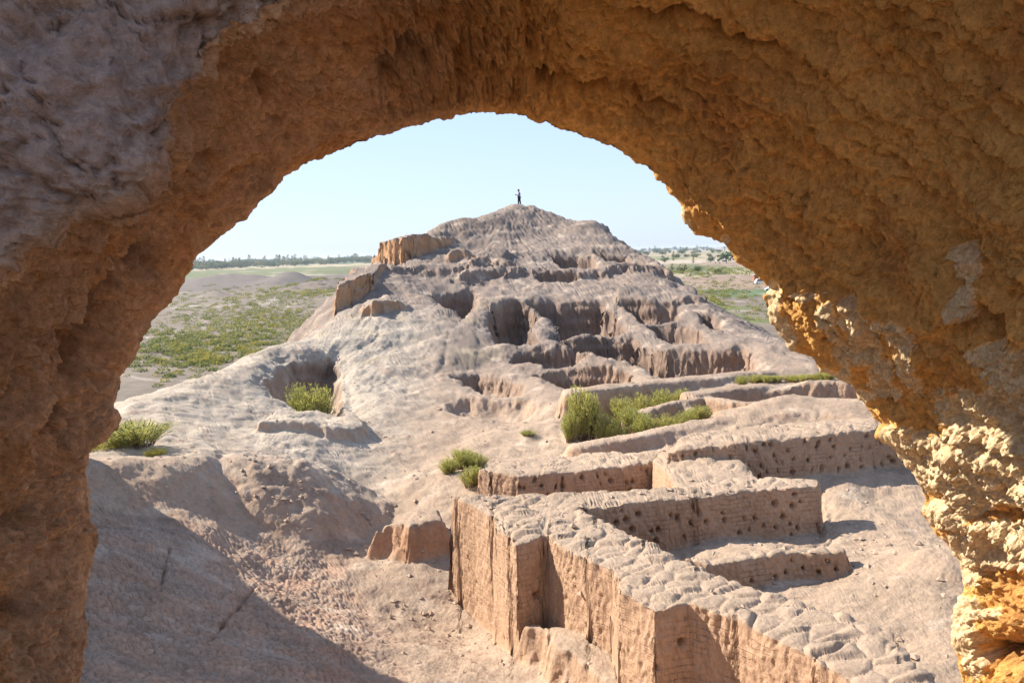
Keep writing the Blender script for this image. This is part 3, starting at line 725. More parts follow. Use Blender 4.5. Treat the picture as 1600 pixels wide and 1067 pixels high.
for t_ in np.linspace(1, 0, NV_O, endpoint=False) ** 1.6:                     # outer face
    cols_.append(RIM * (t_ == -1) + RIMS + (RIM - RIMS) * max(0, 1 - t_ * 12) + out * (2.8 * t_) + np.array([0, .25 * (1 - (1 - min(1, t_ * 9)) ** 2) + .1 * t_, 0]))
for v_ in np.linspace(0, 1, NV_I, endpoint=False):                              # soffit and jambs
    e = 1 - (1 - v_) ** 1.25
    k_ = np.exp(-v_ / .06)
    P = RIMS * (1 - e) + NEAR * e + (RIM - RIMS) * k_
    bow = .22 * math.sin(math.pi * v_ ** .8)
    cols_.append(P + out * bow * .8)
bdir = out + np.array([0, -.10, 0])
for w_ in np.linspace(0, 1, NV_B) ** 1.5:                                        # inner face towards the room
    cols_.append(NEAR + bdir * (2.7 * w_) + np.array([0, -.16, 0]) * (1 - math.exp(-w_ * 14)))
A = np.stack(cols_, 1)                                                          # (NU, NV, 3)
ax_, ay_, az_ = A[..., 0], A[..., 1], A[..., 2]
NA_ = grid_normals(ax_, ay_, az_)
toc = cen[None, None] - A; toc[..., 1] = 0
iv = np.arange(A.shape[1])
vi = ((iv - NV_O) / NV_I)[None, :] + np.zeros(A.shape[:2])
mid = NA_[:, NV_O + NV_I // 2]; sgn = np.sign(np.sum(mid * toc[:, NV_O + NV_I // 2], axis=1).mean())
NA_ *= sgn
APX, APY = topx(A.reshape(-1, 3)); APX = APX.reshape(ax_.shape); APY = APY.reshape(ax_.shape)
soff = (vi >= 0) & (vi <= 1); backf = sstep(.97, 1.03, vi)
rimk = sstep(0, .10, vi)                                                        # calmer right at the rim
side = sstep(560, 900, APX)                                                     # 0 on the left limb, 1 on the right
X, Y, Z = ax_, ay_, az_
# coordinates running along the slabs: elongated across the view on the soffit, steep on the left limb
ca, sa = .80, .60
P1 = (X * ca + Z * sa); P2 = (-X * sa + Z * ca)
L1 = np.where(side > .5, X * .85 - Z * .53, P1); L2 = np.where(side > .5, X * .53 + Z * .85, P2)
wl = side[...]; L1 = P1 * (1 - wl) + (X * .85 - Z * .53) * wl; L2 = P2 * (1 - wl) + (X * .53 + Z * .85) * wl
warp = fbm(X * 1.3, Y * 1.3, Z * 1.3, 3)
h1 = fbm(L1 * .9 + 3, L2 * 1.9, Y * 1.4, 4, .5)
h2 = fbm(L1 * 2.6 + .5 * warp, L2 * 5.5, Y * 4.0 + .4 * warp, 5, .55)
h3_ = fbm(L1 * 8 + warp, L2 * 15, Y * 13, 4, .6)
def terrace(h, n, sharp=.16):
    q = h * n; i = np.floor(q); f = q - i
    return (i + sstep(.5 - sharp, .5 + sharp, f)) / n
dA = .085 * h1 * (.25 + .75 * rimk)
dA = dA + (.055 * terrace(h2, 3.6, .12) + .012 * h2) * (.45 + .55 * rimk) * (1 - .72 * backf)
dA = dA + (.024 * terrace(h3_, 2.4, .16) + .010 * h3_) * (1 - .45 * backf)
f1, f2, _ = worley(L1 * 3.0 + .5 * warp, L2 * 5.2 + .4 * h2, Y * 4.2)
dA = dA - .030 * np.exp(-((f2 - f1) / .07) ** 2) * sstep(-.2, .5, warp) * (1 - .5 * backf)
f1, f2, _ = worley(L1 * 11 + .7 * h2, L2 * 19, Y * 17)
pock = sstep(.34, .12, f1) * sstep(-.1, .5, fbm(X * 2.2, Y * 2.2, Z * 2.2 + 8, 3))
dA = dA - .032 * pock * (1 - .8 * backf)
dA = dA + .009 * fbm(X * 36, Y * 36, Z * 36, 3, .75)
# left-hand inner face: broad soft plates and hairline cracks
f1, f2, _ = worley(X * 2.4 + .5 * warp, Y * 2.4, Z * 2.4 + .5 * h2)
dA = dA + backf * (.04 * fbm(X * 1.7, Y, Z * 1.7, 3) - .030 * np.exp(-((f2 - f1) / .045) ** 2) + .030 * terrace(fbm(L1 * 3.5, Y * 2, L2 * 9, 4, .55), 3))
# ledges and clefts seen in the photograph
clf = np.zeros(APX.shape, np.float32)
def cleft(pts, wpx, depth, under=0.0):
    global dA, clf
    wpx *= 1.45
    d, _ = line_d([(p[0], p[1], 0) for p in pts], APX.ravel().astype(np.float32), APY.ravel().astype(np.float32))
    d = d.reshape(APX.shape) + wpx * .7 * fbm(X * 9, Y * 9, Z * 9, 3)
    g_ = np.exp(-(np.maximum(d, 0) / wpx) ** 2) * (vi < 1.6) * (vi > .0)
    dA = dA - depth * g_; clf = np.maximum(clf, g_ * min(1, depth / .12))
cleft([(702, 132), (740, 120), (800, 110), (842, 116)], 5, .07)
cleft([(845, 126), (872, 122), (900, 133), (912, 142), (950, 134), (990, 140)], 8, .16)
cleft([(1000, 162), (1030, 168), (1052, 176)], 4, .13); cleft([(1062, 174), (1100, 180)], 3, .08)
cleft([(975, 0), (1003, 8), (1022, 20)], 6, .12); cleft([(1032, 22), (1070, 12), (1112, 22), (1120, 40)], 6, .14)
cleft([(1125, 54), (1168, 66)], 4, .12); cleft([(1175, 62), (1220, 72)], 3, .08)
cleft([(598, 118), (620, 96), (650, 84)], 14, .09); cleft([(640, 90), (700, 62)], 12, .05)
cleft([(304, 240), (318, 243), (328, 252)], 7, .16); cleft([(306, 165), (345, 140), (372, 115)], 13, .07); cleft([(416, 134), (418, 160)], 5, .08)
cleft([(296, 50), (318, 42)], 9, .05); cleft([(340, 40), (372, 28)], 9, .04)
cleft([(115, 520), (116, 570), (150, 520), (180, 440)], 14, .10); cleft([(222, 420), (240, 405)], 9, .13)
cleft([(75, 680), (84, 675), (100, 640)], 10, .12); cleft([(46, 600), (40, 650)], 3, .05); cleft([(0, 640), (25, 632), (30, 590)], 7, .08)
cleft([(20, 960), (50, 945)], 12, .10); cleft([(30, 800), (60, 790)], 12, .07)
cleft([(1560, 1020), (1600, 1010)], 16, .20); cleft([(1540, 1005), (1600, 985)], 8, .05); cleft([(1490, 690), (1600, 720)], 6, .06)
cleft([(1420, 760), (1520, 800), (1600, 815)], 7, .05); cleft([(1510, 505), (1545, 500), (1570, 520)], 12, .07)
# pale plaster crust left on the right limb (blobs in the order they are seen)
crust = np.zeros(APX.shape, np.float32)
def blob(px, py, sx, sy, a=1.0, rot=0):
    global crust
    c_, s_ = math.cos(math.radians(rot)), math.sin(math.radians(rot))
    dx, dy = APX - px, APY - py
    u, v = (dx * c_ + dy * s_) / sx, (-dx * s_ + dy * c_) / sy
    crust = np.maximum(crust, a * np.exp(-(u * u + v * v) ** 1.5))
for q in [(1213, 455, 16, 22), (1208, 490, 12, 30), (1228, 520, 14, 34, 1, -25), (1262, 462, 22, 7), (1300, 505, 14, 40, 1, -15), (1318, 560, 12, 42, 1, -15), (1335, 500, 26, 16), (1350, 540, 26, 40, 1, -20),
          (1378, 590, 24, 34, 1, -20), (1385, 610, 28, 18), (1415, 520, 26, 26), (1420, 565, 18, 34, 1, -12), (1430, 600, 12, 24), (1395, 500, 30, 9), (1330, 475, 20, 12),
          (1505, 425, 16, 30), (1510, 470, 16, 40, 1, -8), (1500, 400, 22, 10), (1300, 590, 34, 14, 1, 30), (1345, 620, 22, 12), (1400, 680, 30, 22), (1450, 700, 60, 28), (1520, 640, 60, 50), (1590, 620, 50, 60),
          (1560, 700, 90, 50), (1450, 740, 50, 34), (1520, 760, 70, 40), (1600, 760, 60, 40), (1480, 800, 44, 26), (1540, 840, 70, 26), (1600, 850, 40, 50), (1500, 870, 30, 26), (1520, 900, 30, 16), (1550, 870, 30, 24),
          (1510, 945, 26, 12), (1530, 960, 40, 12), (1500, 985, 14, 40), (1515, 1000, 14, 40), (1520, 1040, 18, 24), (1590, 560, 30, 20), (1546, 545, 26, 10), (1067, 335, 8, 14), (1132, 375, 10, 10), (1075, 350, 6, 10)]:
    blob(*q)
crn = fbm(L1 * 5, L2 * 4 + 7, Y * 5, 5, .62)
crn2 = fbm(X * 16, Z * 16, Y * 16, 3, .7)
crust = sstep(.40, .48, crust + (.30 * crn + .20 * crn2) * (crust > .08)) * (vi > -.05)
w1, w2, _ = worley(X * 34 + .9 * crn, Y * 34, Z * 34 + .9 * crn)
w3, w4, _ = worley(X * 55, Y * 55, Z * 55)
coral = sstep(-.25, .35, fbm(L1 * 14, L2 * 30, Y * 26, 3, .6))
dA = dA + crust * (.004 + .016 * coral * (.6 + .8 * sstep(-.3, .4, crn2)) + .006 * (w4 - w3))
edge_in = sstep(0, .02, vi)
dA = dA * (.12 + .88 * sstep(-.01, .06, np.abs(vi))) + .016 * fbm(X * 9, Y * 9, Z * 9, 5, .65) * (1 - rimk)
A2 = A + NA_ * dA[..., None]
AN = grid_normals(A2[..., 0], A2[..., 1], A2[..., 2]) * sgn
# clay colour
bigA = fbm(X * .8, Y * .8, Z * .8, 4)[..., None]; medA = fbm(L1 * 4, L2 * 8, Y * 7, 4)[..., None]
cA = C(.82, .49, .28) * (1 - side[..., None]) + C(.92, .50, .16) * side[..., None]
cA = cA * (1 + .12 * bigA + .12 * medA)
red = sstep(.15, .7, fbm(X * 2.1 + 5, Y * 2.1, Z * 2.1, 4))[..., None] * .6
cA = cA * (1 - red) + C(.70, .33, .11) * red * (1 + .2 * medA)
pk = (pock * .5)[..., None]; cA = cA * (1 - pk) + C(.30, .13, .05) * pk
grey = (backf * (1 - side))[..., None]; cA = cA * (1 - grey) + C(.50, .365, .315) * grey * (1 + .10 * medA)  # cool sky light on the inner face put into its colour as grey
cleft_shade = (sstep(.25, .9, clf) * .7)[..., None]; cA = cA * (1 - cleft_shade) + C(.26, .115, .05) * cleft_shade  # shade of the clefts painted into the colour
dustA = (sstep(.2, .6, fbm(X * 3, Y * 3, Z * 3 + 3, 4)) * .35 * (1 - side))[..., None]
cA = cA * (1 - dustA) + C(.50, .33, .22) * dustA
cr3 = crust[..., None]; cA = cA * (1 - cr3) + C(.62, .46, .27) * (1 + .12 * medA) * cr3

clay_m, t, b = mat('raw_clay')
geo = nd(t, 'ShaderNodeNewGeometry'); att = nd(t, 'ShaderNodeAttribute', attribute_name='clay')
n1 = nd(t, 'ShaderNodeTexNoise', Scale=26.0, Detail=8.0, Roughness=.72); t.links.new(geo.outputs['Position'], n1.inputs['Vector'])
n2 = nd(t, 'ShaderNodeTexNoise', Scale=120.0, Detail=4.0, Roughness=.7); t.links.new(geo.outputs['Position'], n2.inputs['Vector'])
f = ramp(t, n1.outputs[0], [(.28, (.62, .55, .48)), (.72, (1.28, 1.28, 1.26))])
c = mixc(t, 1.0, att.outputs['Color'], f, 'MULTIPLY'); t.links.new(c, b.inputs['Base Color'])
bp = nd(t, 'ShaderNodeBump', Strength=1.0, Distance=.045); t.links.new(math_(t, 'ADD', n1.outputs[0], math_(t, 'MULTIPLY', n2.outputs[0], .35)), bp.inputs['Height'])
t.links.new(bp.outputs[0], b.inputs['Normal'])
crust_m, t, b = mat('crusted_plaster')
geo = nd(t, 'ShaderNodeNewGeometry'); att = nd(t, 'ShaderNodeAttribute', attribute_name='clay')
n0 = nd(t, 'ShaderNodeTexNoise', Scale=20.0, Detail=3.0); t.links.new(geo.outputs['Position'], n0.inputs['Vector'])
wv = nd(t, 'ShaderNodeVectorMath', operation='MULTIPLY_ADD'); t.links.new(n0.outputs['Color'], wv.inputs[0]); wv.inputs[1].default_value = (.03, .03, .03); t.links.new(geo.outputs['Position'], wv.inputs[2])
vo = nd(t, 'ShaderNodeTexNoise', Scale=42.0, Detail=4.0, Roughness=.6, Distortion=1.2); t.links.new(wv.outputs[0], vo.inputs['Vector'])
n2 = nd(t, 'ShaderNodeTexNoise', Scale=110.0, Detail=4.0, Roughness=.7); t.links.new(geo.outputs['Position'], n2.inputs['Vector'])
gap = ramp(t, vo.outputs[0], [(.40, (0, 0, 0)), (.52, (1, 1, 1))])
t.links.new(mixc(t, gap, (.56, .36, .18), att.outputs['Color']), b.inputs['Base Color'])
bp = nd(t, 'ShaderNodeBump', Strength=.6, Distance=.014); t.links.new(math_(t, 'ADD', gap, math_(t, 'MULTIPLY', n2.outputs[0], .4)), bp.inputs['Height'])
t.links.new(bp.outputs[0], b.inputs['Normal'])
XA, YA, ZA = A2[..., 0], A2[..., 1], A2[..., 2]
# face winding must agree with the normals
e1 = A2[:-1, 1:] - A2[:-1, :-1]; e2 = A2[1:, :-1] - A2[:-1, :-1]
if np.mean(np.sum(np.cross(e1, e2) * AN[:-1, :-1], axis=-1)[:, 40:340] < 0) > .5:
    XA, YA, ZA, AN, cA = XA[::-1], YA[::-1], ZA[::-1], AN[::-1], cA[::-1]
    crust = crust[::-1]
cf = crust[:-1, :-1] > .5
arch = tag(empty('ruined_arch', (0.4, 3.6, 6.5)), 'crumbling orange clay arch framing the whole view, greyer on its left inner face', 'arch')
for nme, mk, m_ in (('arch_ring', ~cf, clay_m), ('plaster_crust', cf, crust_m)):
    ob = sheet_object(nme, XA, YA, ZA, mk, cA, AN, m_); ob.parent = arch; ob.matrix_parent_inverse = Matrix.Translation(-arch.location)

# trodden floor of the ruin behind the arch
gx_, gy_ = np.meshgrid(np.linspace(-34, 34, 60), np.linspace(1.2, -45, 50), indexing='ij')
gz_ = 8.36 + .10 * fbm(gx_ * .5, gy_ * .5, 0, 3); gn_ = grid_normals(gx_, gy_, gz_); gn_ *= np.sign(gn_[..., 2].mean())
gc_ = np.ones(gx_.shape + (3,), np.float32) * dust * (1 + .12 * fbm(gx_, gy_, 2, 3)[..., None])
fl = sheet_object('ruin_floor', gx_, gy_, gz_, np.ones((59, 49), bool), gc_, gn_, mud); tag(fl, kind='structure')
fl.data.flip_normals() if fl.data.polygons[0].normal.z < 0 else None
# ------------------------------------------------------------------ the plain
pa = np.radians(np.linspace(-46, 46, 360)); inv = np.linspace(1 / 36., 1 / 26000., 60)
pr = np.unique(np.concatenate([1 / np.linspace(1 / 40., 1 / 26000., 320), np.geomspace(500, 30000, 60)]))
PA, PR = np.meshgrid(pa, pr, indexing='ij')
PX_, PY_ = np.sin(PA) * PR, np.cos(PA) * PR
PZ = np.full(PX_.shape, -10.0, np.float32) + .35 * fbm(PX_ * .012, PY_ * .012, 0, 4) * sstep(60, 120, PR) * (1 - sstep(1200, 2500, PR))
def pl(px, py): return atz(px, py, -10)
def hump(px, py, h, sx, sy):
    c_ = pl(px, py)
    return h * np.exp(-(((PX_ - c_[0]) / sx) ** 2 + ((PY_ - c_[1]) / sy) ** 2)) * (1 + .35 * fbm(PX_ * .03, PY_ * .03, 4, 3))
PZ += hump(375, 448, 7.5, 48, 34) + hump(325, 447, 6, 36, 30) + hump(466, 447, 8.5, 16, 26) + hump(500, 452, 3, 22, 22) + hump(432, 450, 3.5, 22, 25) + hump(338, 463, 3.4, 7, 9) + hump(228, 552, .9, 7, 8) + hump(545, 450, 4, 30, 22)
PN = grid_normals(PX_, PY_, PZ); PN[PN[..., 2] < 0] *= -1
qx, qy = topx(np.stack([PX_, PY_, PZ], -1).reshape(-1, 3)); qx = qx.reshape(PX_.shape); qy = qy.reshape(PX_.shape)
hz = 393.3 - .0279 * (qx - 800)
k = 28000 / np.maximum(PR, 1)                                                    # how far below the horizon, as a plain function of distance
nb = fbm(PX_ * .004, PY_ * .002, 0, 4)[..., None]; nm = fbm(PX_ * .03, PY_ * .02, 5, 4)[..., None]; ns = fbm(PX_ * .15, PY_ * .1, 9, 3)[..., None]
soil = C(.18, .142, .11); tan_ = C(.34, .27, .17); grn = C(.13, .135, .06); dgr = C(.09, .12, .06); reed = C(.27, .19, .14); pale = C(.40, .33, .25); far_ = C(.26, .24, .21)
kk = k[..., None] + 2.0 * nm
left = (PX_ < 0)[..., None]
cl = np.where(kk > 46, soil, np.where(kk > 27, soil * .8 * np.array([.97, 1, 1.1], np.float32), np.where(kk > 15, grn, np.where(kk > 11.5, tan_, np.where(kk > 5, dgr, far_)))))
cr_ = np.where(kk > 120, soil, np.where(kk > 82, np.where(nm > .0, grn, soil), np.where(kk > 66, np.where(nm > -.1, dgr * 1.2, soil), np.where(kk > 45, reed, np.where(kk > 38, np.where(nm > 0, grn, tan_), np.where(kk > 24, np.where(nb + .6 * nm > .1, grn, reed), np.where(kk > 20, pale, np.where(kk > 9, np.where(nb + .5 * nm > 0, grn * 1.2, tan_), np.where(kk > 6, tan_, far_)))))))))
cP = np.where(left, cl, cr_).astype(np.float32)
streak = sstep(.35, .6, fbm(PX_ * .006, PY_ * .03, 21, 3))[..., None] * (k < 40)[..., None] * .6
cP = cP * (1 - streak) + pale * streak
path = sstep(.045, .0, np.abs(fbm(PX_ * .012, PY_ * .012, 30, 3)))[..., None] * .5 * (k > 24)[..., None]
cP = cP * (1 - path) + C(.45, .38, .32) * path
hm_ = (np.clip((PZ + 9.2) / 3, 0, 1) * sstep(100, 200, PR) * (PX_ < 0))[..., None] * .75; cP = cP * (1 - hm_) + C(.15, .125, .11) * hm_
cP = cP * (1 + .12 * nb + .16 * nm + .12 * ns)
plainm, t, b = mat('plain_soil')
geo = nd(t, 'ShaderNodeNewGeometry'); att = nd(t, 'ShaderNodeAttribute', attribute_name='clay')
n1 = nd(t, 'ShaderNodeTexNoise', Scale=.35, Detail=9.0, Roughness=.75); t.links.new(geo.outputs['Position'], n1.inputs['Vector'])
f = ramp(t, n1.outputs[0], [(.3, (.72, .74, .72)), (.7, (1.2, 1.2, 1.2))])
t.links.new(mixc(t, 1.0, att.outputs['Color'], f, 'MULTIPLY'), b.inputs['Base Color'])
bp = nd(t, 'ShaderNodeBump', Strength=.6, Distance=.5); t.links.new(n1.outputs[0], bp.inputs['Height']); t.links.new(bp.outputs[0], b.inputs['Normal'])
tag(sheet_object('plain', PX_[::-1], PY_[::-1], PZ[::-1], np.ones((len(pa) - 1, len(pr) - 1), bool), cP[::-1], PN[::-1], plainm), kind='structure')
def plain_z(x, y):
    r_ = math.hypot(x, y); a_ = math.atan2(x, y)
    i = int(np.clip(np.searchsorted(pa, a_), 0, len(pa) - 1)); j = int(np.clip(np.searchsorted(pr, r_), 0, len(pr) - 1))
    return float(PZ[i, j])

# ------------------------------------------------------------------ plants
def leafmat(name, c1, c2, trans=.4):
    m, t, b = mat(name); a = nd(t, 'ShaderNodeAttribute', attribute_name='tone')
    t.links.new(ramp(t, a.outputs['Fac'], [(0.0, c1), (1.0, c2)]), b.inputs['Base Color'])
    b.inputs['Roughness'].default_value = .75
    tr = nd(t, 'ShaderNodeBsdfTranslucent'); t.links.new(ramp(t, a.outputs['Fac'], [(0.0, c1), (1.0, c2)]), tr.inputs['Color'])
    mx = nd(t, 'ShaderNodeMixShader'); mx.inputs[0].default_value = trans
    t.links.new(b.outputs[0], mx.inputs[1]); t.links.new(tr.outputs[0], mx.inputs[2])
    t.links.new(mx.outputs[0], t.nodes['Material Output'].inputs['Surface'])
    return m
M_tam = leafmat('tamarisk_leaf', (.31, .34, .08), (.74, .66, .20))
M_yel = leafmat('yellow_leaf', (.24, .26, .04), (.55, .46, .08))
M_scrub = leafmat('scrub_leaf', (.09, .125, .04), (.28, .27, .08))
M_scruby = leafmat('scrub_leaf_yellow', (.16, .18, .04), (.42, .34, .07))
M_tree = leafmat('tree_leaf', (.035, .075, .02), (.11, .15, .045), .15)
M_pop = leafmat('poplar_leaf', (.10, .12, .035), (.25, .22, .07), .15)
bark, _, bb = mat('bark'); bb.inputs['Base Color'].default_value = (.17, .12, .08, 1)
def quads_mesh(name, V, tone, material, tri=False):
    """V: (n, 4, 3) quads or (n, 3, 3) triangles"""
    n, k_ = V.shape[:2]
    me = bpy.data.meshes.new(name)
    me.vertices.add(n * k_); me.vertices.foreach_set('co', V.astype(np.float32).ravel())
    me.loops.add(n * k_); me.loops.foreach_set('vertex_index', np.arange(n * k_, dtype=np.int32))
    me.polygons.add(n); me.polygons.foreach_set('loop_start', np.arange(0, n * k_, k_, dtype=np.int32))
    me.update(calc_edges=True)
    at = me.attributes.new('tone', 'FLOAT', 'POINT'); at.data.foreach_set('value', np.repeat(tone, k_).astype(np.float32))
    me.materials.append(material); return me
def add(name, me, loc=(0, 0, 0), parent=None, rz=0, sc=(1, 1, 1)):
    o = bpy.data.objects.new(name, me); COL.objects.link(o); o.location = loc; o.rotation_euler = (0, 0, rz); o.scale = sc
    if parent: o.parent = parent
    return o
def sprig_mesh(seed, nstem=190, nleaf=15, lean=.9, lw=.013, ll=.075, yellow=0.0):
    """feathery upright shrub of unit height and about unit radius .45"""
    r_ = np.random.RandomState(seed)
    stems, leaves, tone = [], [], []
    cl = r_.rand(9, 2) * 2 - 1
    for s_ in range(nstem):
        c_ = cl[r_.randint(9)]
        a_ = r_.rand() * 6.283; rad_ = r_.rand() ** .5 * .16
        b0 = np.array([c_[0] * .16 + math.cos(a_) * rad_, c_[1] * .16 + math.sin(a_) * rad_, 0])
        out_ = b0 / .32; hgt = (.62 + .38 * r_.rand()) * (1 - .35 * min(1, np.hypot(*out_[:2])) ** 2)
        p = [b0]; dir_ = np.array([out_[0] * lean * .55 + r_.normal() * .12, out_[1] * lean * .55 + r_.normal() * .12, 1.0])
        for q in range(4):
            dd = dir_.copy(); dd[:2] *= (.6 + .35 * q); dd /= np.linalg.norm(dd); p.append(p[-1] + dd * hgt / 4)
        p = np.array(p)
        sd = np.array([math.cos(a_), math.sin(a_), 0]) * .006
        for q in range(4): stems.append([p[q] - sd, p[q] + sd, p[q + 1] + sd * .7, p[q + 1] - sd * .7])
        tn = np.clip(r_.normal(.40 + yellow, .2), 0, 1)
        for l_ in range(nleaf):
            f = .18 + .82 * r_.rand() ** .8; q = min(3, int(f * 4)); pp = p[q] + (p[q + 1] - p[q]) * (f * 4 - q)
            a2 = r_.rand() * 6.283; up = (p[q + 1] - p[q]) / (hgt / 4)
            d2 = up * .75 + np.array([math.cos(a2), math.sin(a2), .1]) * .8; d2 /= np.linalg.norm(d2)
            s2 = np.cross(d2, [math.sin(a2 * 3), math.cos(a2 * 3), .3]); s2 /= np.linalg.norm(s2) + 1e-9
            L_ = ll * (.6 + .8 * r_.rand()); w2 = lw * (.6 + .8 * r_.rand())
            leaves.append([pp, pp + d2 * L_ * .5 + s2 * w2 * .5, pp + d2 * L_, pp + d2 * L_ * .5 - s2 * w2 * .5])
            tone.append(np.clip(tn + r_.normal(0, .12) + (.15 if f < .4 else 0), 0, 1))
    return np.array(leaves), np.array(tone), np.array(stems)
VARS = []
for s_, mt, ye in ((1, M_tam, 0), (2, M_tam, .1), (3, M_tam, -.08), (4, M_yel, .2)):
    L_, T_, St = sprig_mesh(s_, 230 if s_ < 4 else 150, 26, yellow=ye)
    VARS.append((quads_mesh('foliage', L_, T_, mt), quads_mesh('stems', St, np.zeros(len(St)), bark)))
def bush(px, top, r, width, var, label, group=None, name='tamarisk_bush', hmin=.3, hmax=9):
    d = ray(px, top); x, y = d[0] * r, d[1] * r
    gz = float(height(np.array([x]), np.array([y]))[0])
    ztop = EYE[2] + d[2] * r
    h = min(hmax, max(hmin, ztop - gz)); w = width * r / FPX
    e = tag(empty(name, (x, y, gz - .04)), label, 'bush', group)
    e.rotation_euler = (0, 0, rng.rand() * 6.28); e.scale = (w / .95, w / .95, h * 1.04)
    add('foliage', VARS[var][0], parent=e); add('stems', VARS[var][1], parent=e)
    return e
bush(212, 655, 34.2, 96, 2, 'full green bush on the pale rampart shelf, largest of the three there')
bush(160, 694, 34.0, 52, 3, 'low olive-yellow bush half hidden by the left limb of the arch', name='scrub_bush')
bush(243, 697, 32.8, 32, 3, 'small bright yellow shrub right of the full green bush on the shelf', name='scrub_bush')
bush(464, 597, 46.5, 36, 2, 'slim left-hand bush inside the left hollow')
bush(498, 600, 46.2, 56, 0, 'wide dense bush inside the left hollow, against its red-brown side')
bush(480, 612, 45.8, 34, 1, 'yellowish bush squeezed between two others in the left hollow')
for n_, (px, tp, r, w, v, l) in enumerate([
        (905, 601, 37.2, 46, 1, 'tallest bush of the thicket, a column at its left end'), (893, 640, 36.8, 34, 2, 'bush leaning left at the foot of the tallest one'),
        (924, 612, 37.6, 34, 0, 'second tallest bush, just right of the tallest column'), (945, 645, 37.0, 46, 1, 'orange-tinged bush low in front of the thicket'),
        (968, 618, 40.5, 46, 0, 'bush at the back of the thicket before the rounded wall'), (985, 634, 38.3, 40, 2, 'dark green bush in the middle of the thicket'),
        (1000, 612, 41.2, 36, 1, 'pale bush at the back, near the middle of the thicket'), (1008, 642, 37.6, 42, 2, 'dense green bush low at the front centre of the thicket'),
        (1035, 606, 42.0, 40, 0, 'upright bush behind the wavy wall, left of a pair'), (1066, 605, 42.3, 38, 1, 'upright bush behind the wavy wall, right of a pair'),
        (1040, 645, 38.0, 36, 1, 'low bush below the wavy wall'), (1068, 640, 38.4, 40, 2, 'broad bush between the low front wall and the wavy wall'),
        (1096, 632, 38.8, 44, 0, 'rightmost bush of the thicket against the brown wall'), (965, 655, 37.0, 44, 2, 'low dark bush at the front left of the thicket')]):
    bush(px, tp, r, w, v, l, 'thicket of feathery bushes')
bush(718, 699, 34.6, 50, 0, 'round green bush on the pale path beside the short perforated wall')
bush(745, 706, 34.2, 34, 2, 'slender bush behind the round one, touching the wall end')
bush(700, 712, 34.0, 34, 1, 'left-hand low bush of the trio on the pale path')
bush(735, 726, 32.5, 40, 2, 'low bush at the foot of the short perforated wall')
bush(826, 701, 38.2, 24, 2, 'tiny lone bush on the pale path above the short perforated wall')
for i, px in enumerate(np.linspace(1160, 1300, 11)):
    bush(px + rng.normal() * 3, 583 - (px - 1160) * .02 + rng.normal() * 1.5, 44.6 + rng.normal() * .2, 22, (0, 1, 3)[i % 3], 'small grassy tuft in the row growing along the top of a rounded wall', 'row of grassy tufts', name='grass_tuft', hmax=.42 + .15 * rng.rand())

# loose clods at the wall feet, on the mounds and the path
Vs = []
base_oct = np.array([(1, 0, 0), (0, 1, 0), (-1, 0, 0), (0, -1, 0), (0, 0, 1), (0, 0, -.6)], float)
tri_ = [(0, 1, 4), (1, 2, 4), (2, 3, 4), (3, 0, 4), (1, 0, 5), (2, 1, 5), (3, 2, 5), (0, 3, 5)]
cx1, cy1 = [], []
for n_, (px, py, r_, sx_1, sy_1) in ((420, (470, 800, 31, 2.6, 1.6)), (260, (740, 985, 25, 1.6, 3.0)), (200, (650, 900, 28, 3, 3)), (200, (700, 740, 35, 4, 4)), (160, (1400, 900, 24, 3, 2.5)), (160, (560, 640, 44, 5, 4)), (120, (420, 930, 23, 2.5, 3)), (200, (1200, 850, 26, 2.5, 2))):
    c_ = atr(px, py, r_); cx1.append(c_[0] + rng.normal(size=n_) * sx_1); cy1.append(c_[1] + rng.normal(size=n_) * sy_1)
cx1, cy1 = np.concatenate(cx1), np.concatenate(cy1); cz1 = height(cx1, cy1)
for x, y, z in zip(cx1, cy1, cz1):
    s_ = .018 + .07 * rng.rand() ** 4
    v = base_oct * (s_ * np.array([1 + rng.rand(), 1 + rng.rand(), .6 + .5 * rng.rand()])) * (.75 + .5 * rng.rand(6, 1)); a_ = rng.rand() * 6.28
    v = v @ np.array([[math.cos(a_), -math.sin(a_), 0], [math.sin(a_), math.cos(a_), 0], [0, 0, 1]]) + np.array([x, y, z + s_ * .2])
    Vs.append(v[np.array(tri_)])
clod_m = simple_clod = mat('clod')[0]; clod_m.node_tree.nodes['Principled BSDF'].inputs['Base Color'].default_value = (.37, .265, .19, 1)
V_ = np.concatenate(Vs)
tag(add('clods', quads_mesh('clods', V_, np.zeros(len(V_)), clod_m)), kind='stuff')
# scrub on the plain
def clump_mesh(seed, n=70, material=M_scrub):
    r_ = np.random.RandomState(seed); V, T = [], []
    for i in range(n):
        a_ = r_.rand() * 6.283; rad_ = r_.rand() ** .5 * .5; zz = r_.rand() * (1 - (rad_ / .5) ** 2 * .6) * .55
        c_ = np.array([math.cos(a_) * rad_, math.sin(a_) * rad_, zz]); u = r_.normal(size=3); u /= np.linalg.norm(u); w = np.cross(u, r_.normal(size=3)); w /= np.linalg.norm(w)
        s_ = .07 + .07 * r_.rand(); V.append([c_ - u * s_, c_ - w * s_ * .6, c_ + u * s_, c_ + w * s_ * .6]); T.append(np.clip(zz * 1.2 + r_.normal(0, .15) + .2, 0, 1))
    return np.array(V), np.array(T)
CL = [clump_mesh(40 + i) for i in range(4)]
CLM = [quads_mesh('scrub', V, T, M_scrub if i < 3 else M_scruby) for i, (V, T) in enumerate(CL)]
spots = []
